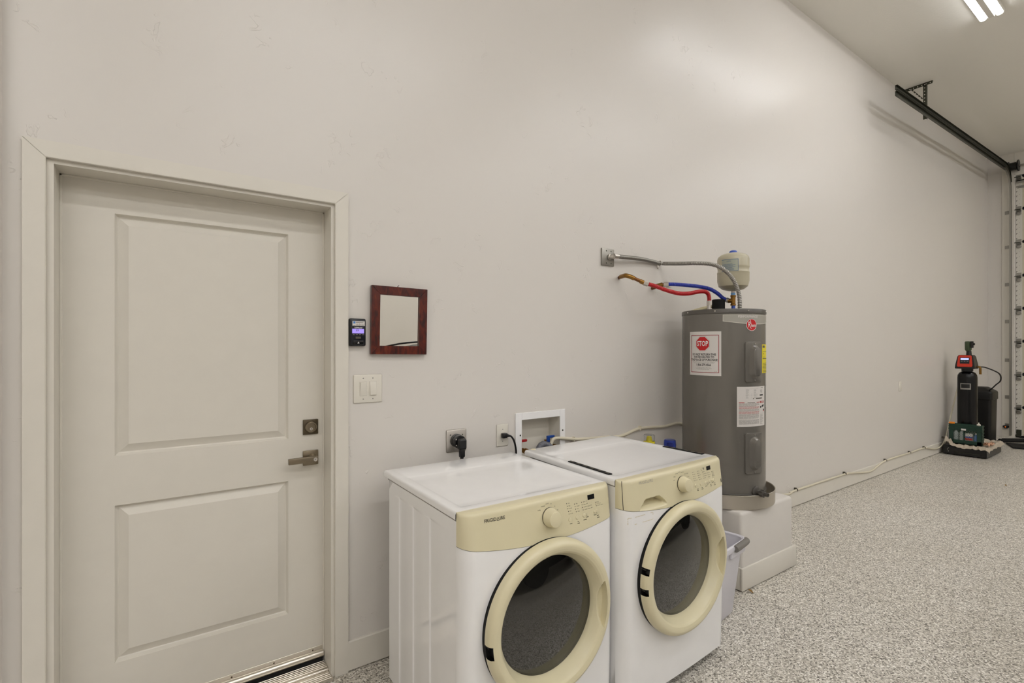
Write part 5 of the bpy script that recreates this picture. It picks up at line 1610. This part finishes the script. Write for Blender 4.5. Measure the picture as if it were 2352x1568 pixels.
lbm = MB().grid(frange(math.radians(150), math.radians(212), 10), [0.88, 0.965], lambda a, z: (rc_t.x + 0.1062 * math.cos(a), rc_t.y + 0.1062 * math.sin(a), z))
tl = obj('tank_label', lbm, 'ink_grey', sf)
obj('label_panel', MB().grid(frange(math.radians(156), math.radians(206), 8), [0.90, 0.955], lambda a, z: (rc_t.x + 0.1068 * math.cos(a), rc_t.y + 0.1068 * math.sin(a), z)), 'ink', tl)
obj('brass_fitting', MB().tube([(rc_t.x + 0.02, rc_t.y - 0.095, 1.19), (rc_t.x + 0.02, rc_t.y - 0.125, 1.19), (rc_t.x + 0.02, rc_t.y - 0.13, 1.17), (rc_t.x + 0.02, rc_t.y - 0.13, 1.09)], 0.014, n=10, smooth=0), 'brass', sf)
# brine tank
bx, by = 9.86, -0.19
br_ = thing('brine_tank', 'square black brine tank standing behind the softener tank', 'tank', (bx, by, 0))
def sqr(h, r, z, n=4):
    out = []
    for sx, sy, a0 in ((1, 1, 0), (-1, 1, 90), (-1, -1, 180), (1, -1, 270)):
        for q in range(n + 1):
            a = math.radians(a0 + 90 * q / n)
            out.append((bx + sx * (h - r) + r * math.cos(a), by + sy * (h - r) + r * math.sin(a), z))
    return out
obj('tank_body', MB().rings([sqr(0.160, 0.03, 0.002), sqr(0.163, 0.035, 0.02), sqr(0.173, 0.035, 0.74)]), 'brine', br_, angle=25)
for sx in (-1, 1):
    for sy in (-1, 1):
        pass
obj('tank_lid', MB().rings([sqr(0.1745, 0.035, 0.70), sqr(0.184, 0.04, 0.708), sqr(0.184, 0.04, 0.80), sqr(0.176, 0.036, 0.82), sqr(0.10, 0.02, 0.875), sqr(0.09, 0.02, 0.88)]), 'brine', br_, angle=22)
tag(obj('brine_tube', MB().tube([(9.13, -0.345, 1.19), (9.22, -0.40, 1.18), (9.38, -0.50, 1.10), (9.52, -0.49, 1.0), (9.64, -0.42, 0.93), (9.72, -0.35, 0.855), (9.75, -0.30, 0.825)], 0.0085, n=8), 'black'), 'thin black tube arching from the softener head to the brine tank', 'tube')

# leaves on the floor
def leaf(x, y, s, rz, label):
    mb = MB()
    R_ = Matrix.Rotation(rz, 3, 'Z')
    us_ = frange(-1, 1, 8)
    mb.grid(us_, [-1, -0.4, 0.4, 1], lambda u, v: R_ @ V(u * s, v * s * 0.42 * (1 - abs(u) ** 1.8), 0) + V(x, y, 0.004 + s * 0.22 * (1 + math.sin(u * 2.2) * 0.8 + v * v * 0.5)))
    mb.tube([R_ @ V(s, 0, 0) + V(x, y, 0.006 + s * 0.4), R_ @ V(s * 1.5, 0.1 * s, 0) + V(x, y, 0.005 + s * 0.5)], s * 0.05, n=5, smooth=0)
    tag(obj('dead_leaf', mb, 'leaf', angle=60), label, 'leaf')
leaf(2.872, -0.652, 0.020, 1.3, 'curled brown leaf against the foot of the plinth')
leaf(7.27, -0.95, 0.018, 0.3, 'brown leaf alone on the floor before the dolly')
leaf(9.9, -0.84, 0.03, -0.2, 'brown leaf on the floor before the rubber strips')

# ------------------------------------------------------------------ parked car behind the camera (seen in the mirror and the door glass)
car = thing('parked_car', 'dark car parked out of view, its roof seen in the wall mirror', 'car', (3.5, -3.62, 0))
cy_ = -3.62
def X_(x):
    return 3.5 + x
low = [(-2.25, 0.35), (-2.28, 0.62), (-2.2, 0.86), (-1.95, 0.98), (-1.55, 1.02), (0.95, 0.98), (1.55, 0.93), (2.1, 0.80), (2.26, 0.62), (2.27, 0.35), (1.75, 0.25), (-1.75, 0.25)]
mb = MB()
mb.rings([[(X_(x), cy_ + w * 0.89 * sy, z) for x, z in low] for w, sy in ((0.94, -1), (1.0, -0.99), (1.0, 0.99), (0.94, 1))])
obj('car_body', mb, 'carpaint', car, angle=30)
gh = [(-1.75, 1.0, 0.80), (-1.15, 1.36, 0.66), (-0.75, 1.435, 0.62), (-0.2, 1.455, 0.60), (0.3, 1.425, 0.62), (0.75, 1.27, 0.68), (1.25, 0.97, 0.78)]
gl_ = MB()
rows = []
for x, z, w in gh:
    rows.append([(X_(x), cy_ + s_ * w, z - 0.05 * abs(s_) ** 3) for s_ in frange(-1, 1, 10)])
base_ = [[(X_(x), cy_ + s_ * 0.82, 0.97) for s_ in (-1, 1)] for x, z, w in gh]
roof = MB()
for i in range(1, 5):
    roof.rings([rows[i], rows[i + 1]], False, False, False)
roof.rings([[(X_(x), cy_ + s_ * w * 1.01, z - 0.05 + dz_) for x, z, w in gh[1:6] for dz_ in (0.0,)] + [(X_(x), cy_ + s_ * w * 1.01, z - 0.085) for x, z, w in reversed(gh[1:6])] for s_ in (-1,)] * 2, True, False)
roof.rings([[(X_(x), cy_ + w * 1.01, z - 0.05) for x, z, w in gh[1:6]] + [(X_(x), cy_ + w * 1.01, z - 0.085) for x, z, w in reversed(gh[1:6])]] * 2, True, False)
obj('roof', roof, 'carpaint', car, angle=40)
gw = MB()
for i in (0, 5):
    gw.rings([rows[i], rows[i + 1]], False, False, False)
for s_ in (0, -1):
    sg_ = -1 if s_ == 0 else 1
    for i in range(6):
        a, b = rows[i][s_], rows[i + 1][s_]
        gw.add([a, b, (b[0], cy_ + sg_ * 0.82, 0.975), (a[0], cy_ + sg_ * 0.82, 0.975)], [(0, 1, 2, 3)])
obj('windows', gw, 'carglass', car, angle=40)
for s_ in (-1, 1):
    obj('roof_rail', MB().tube([(X_(x), cy_ + s_ * w * 0.9, z + 0.012) for x, z, w in gh[1:5]], 0.012, n=8, smooth=4), 'black', car)
    for x in (-1.4, 1.42):
        wl_ = obj('wheel', MB().lathe([(0.20, -0.10), (0.30, -0.11), (0.33, -0.09), (0.33, 0.09), (0.30, 0.11), (0.20, 0.10)], (X_(x), cy_ + s_ * 0.80, 0.33), (0, 1, 0), n=32), 'rubber', car)
        obj('wheel_rim', MB().lathe([(0.20, 0.0), (0.20, 0.09), (0.17, 0.07), (0.05, 0.085), (0.0005, 0.09)], (X_(x), cy_ + s_ * 0.80, 0.33), (0, s_, 0), n=24), 'galv', wl_)
    obj('head_lamp', MB().box((X_(2.12), cy_ + s_ * 0.62 - 0.16, 0.64), (X_(2.255), cy_ + s_ * 0.62 + 0.16, 0.74), 0.03, 2), 'clear', car)
    obj('tail_lamp', MB().box((X_(-2.27), cy_ + s_ * 0.66 - 0.14, 0.70), (X_(-2.16), cy_ + s_ * 0.66 + 0.14, 0.80), 0.03, 2), 'redplastic', car)
    obj('side_mirror', MB().box((X_(0.72), cy_ + s_ * 0.98 - 0.09, 1.0), (X_(0.82), cy_ + s_ * 0.98 + 0.09, 1.12), 0.03, 2), 'carpaint', car)
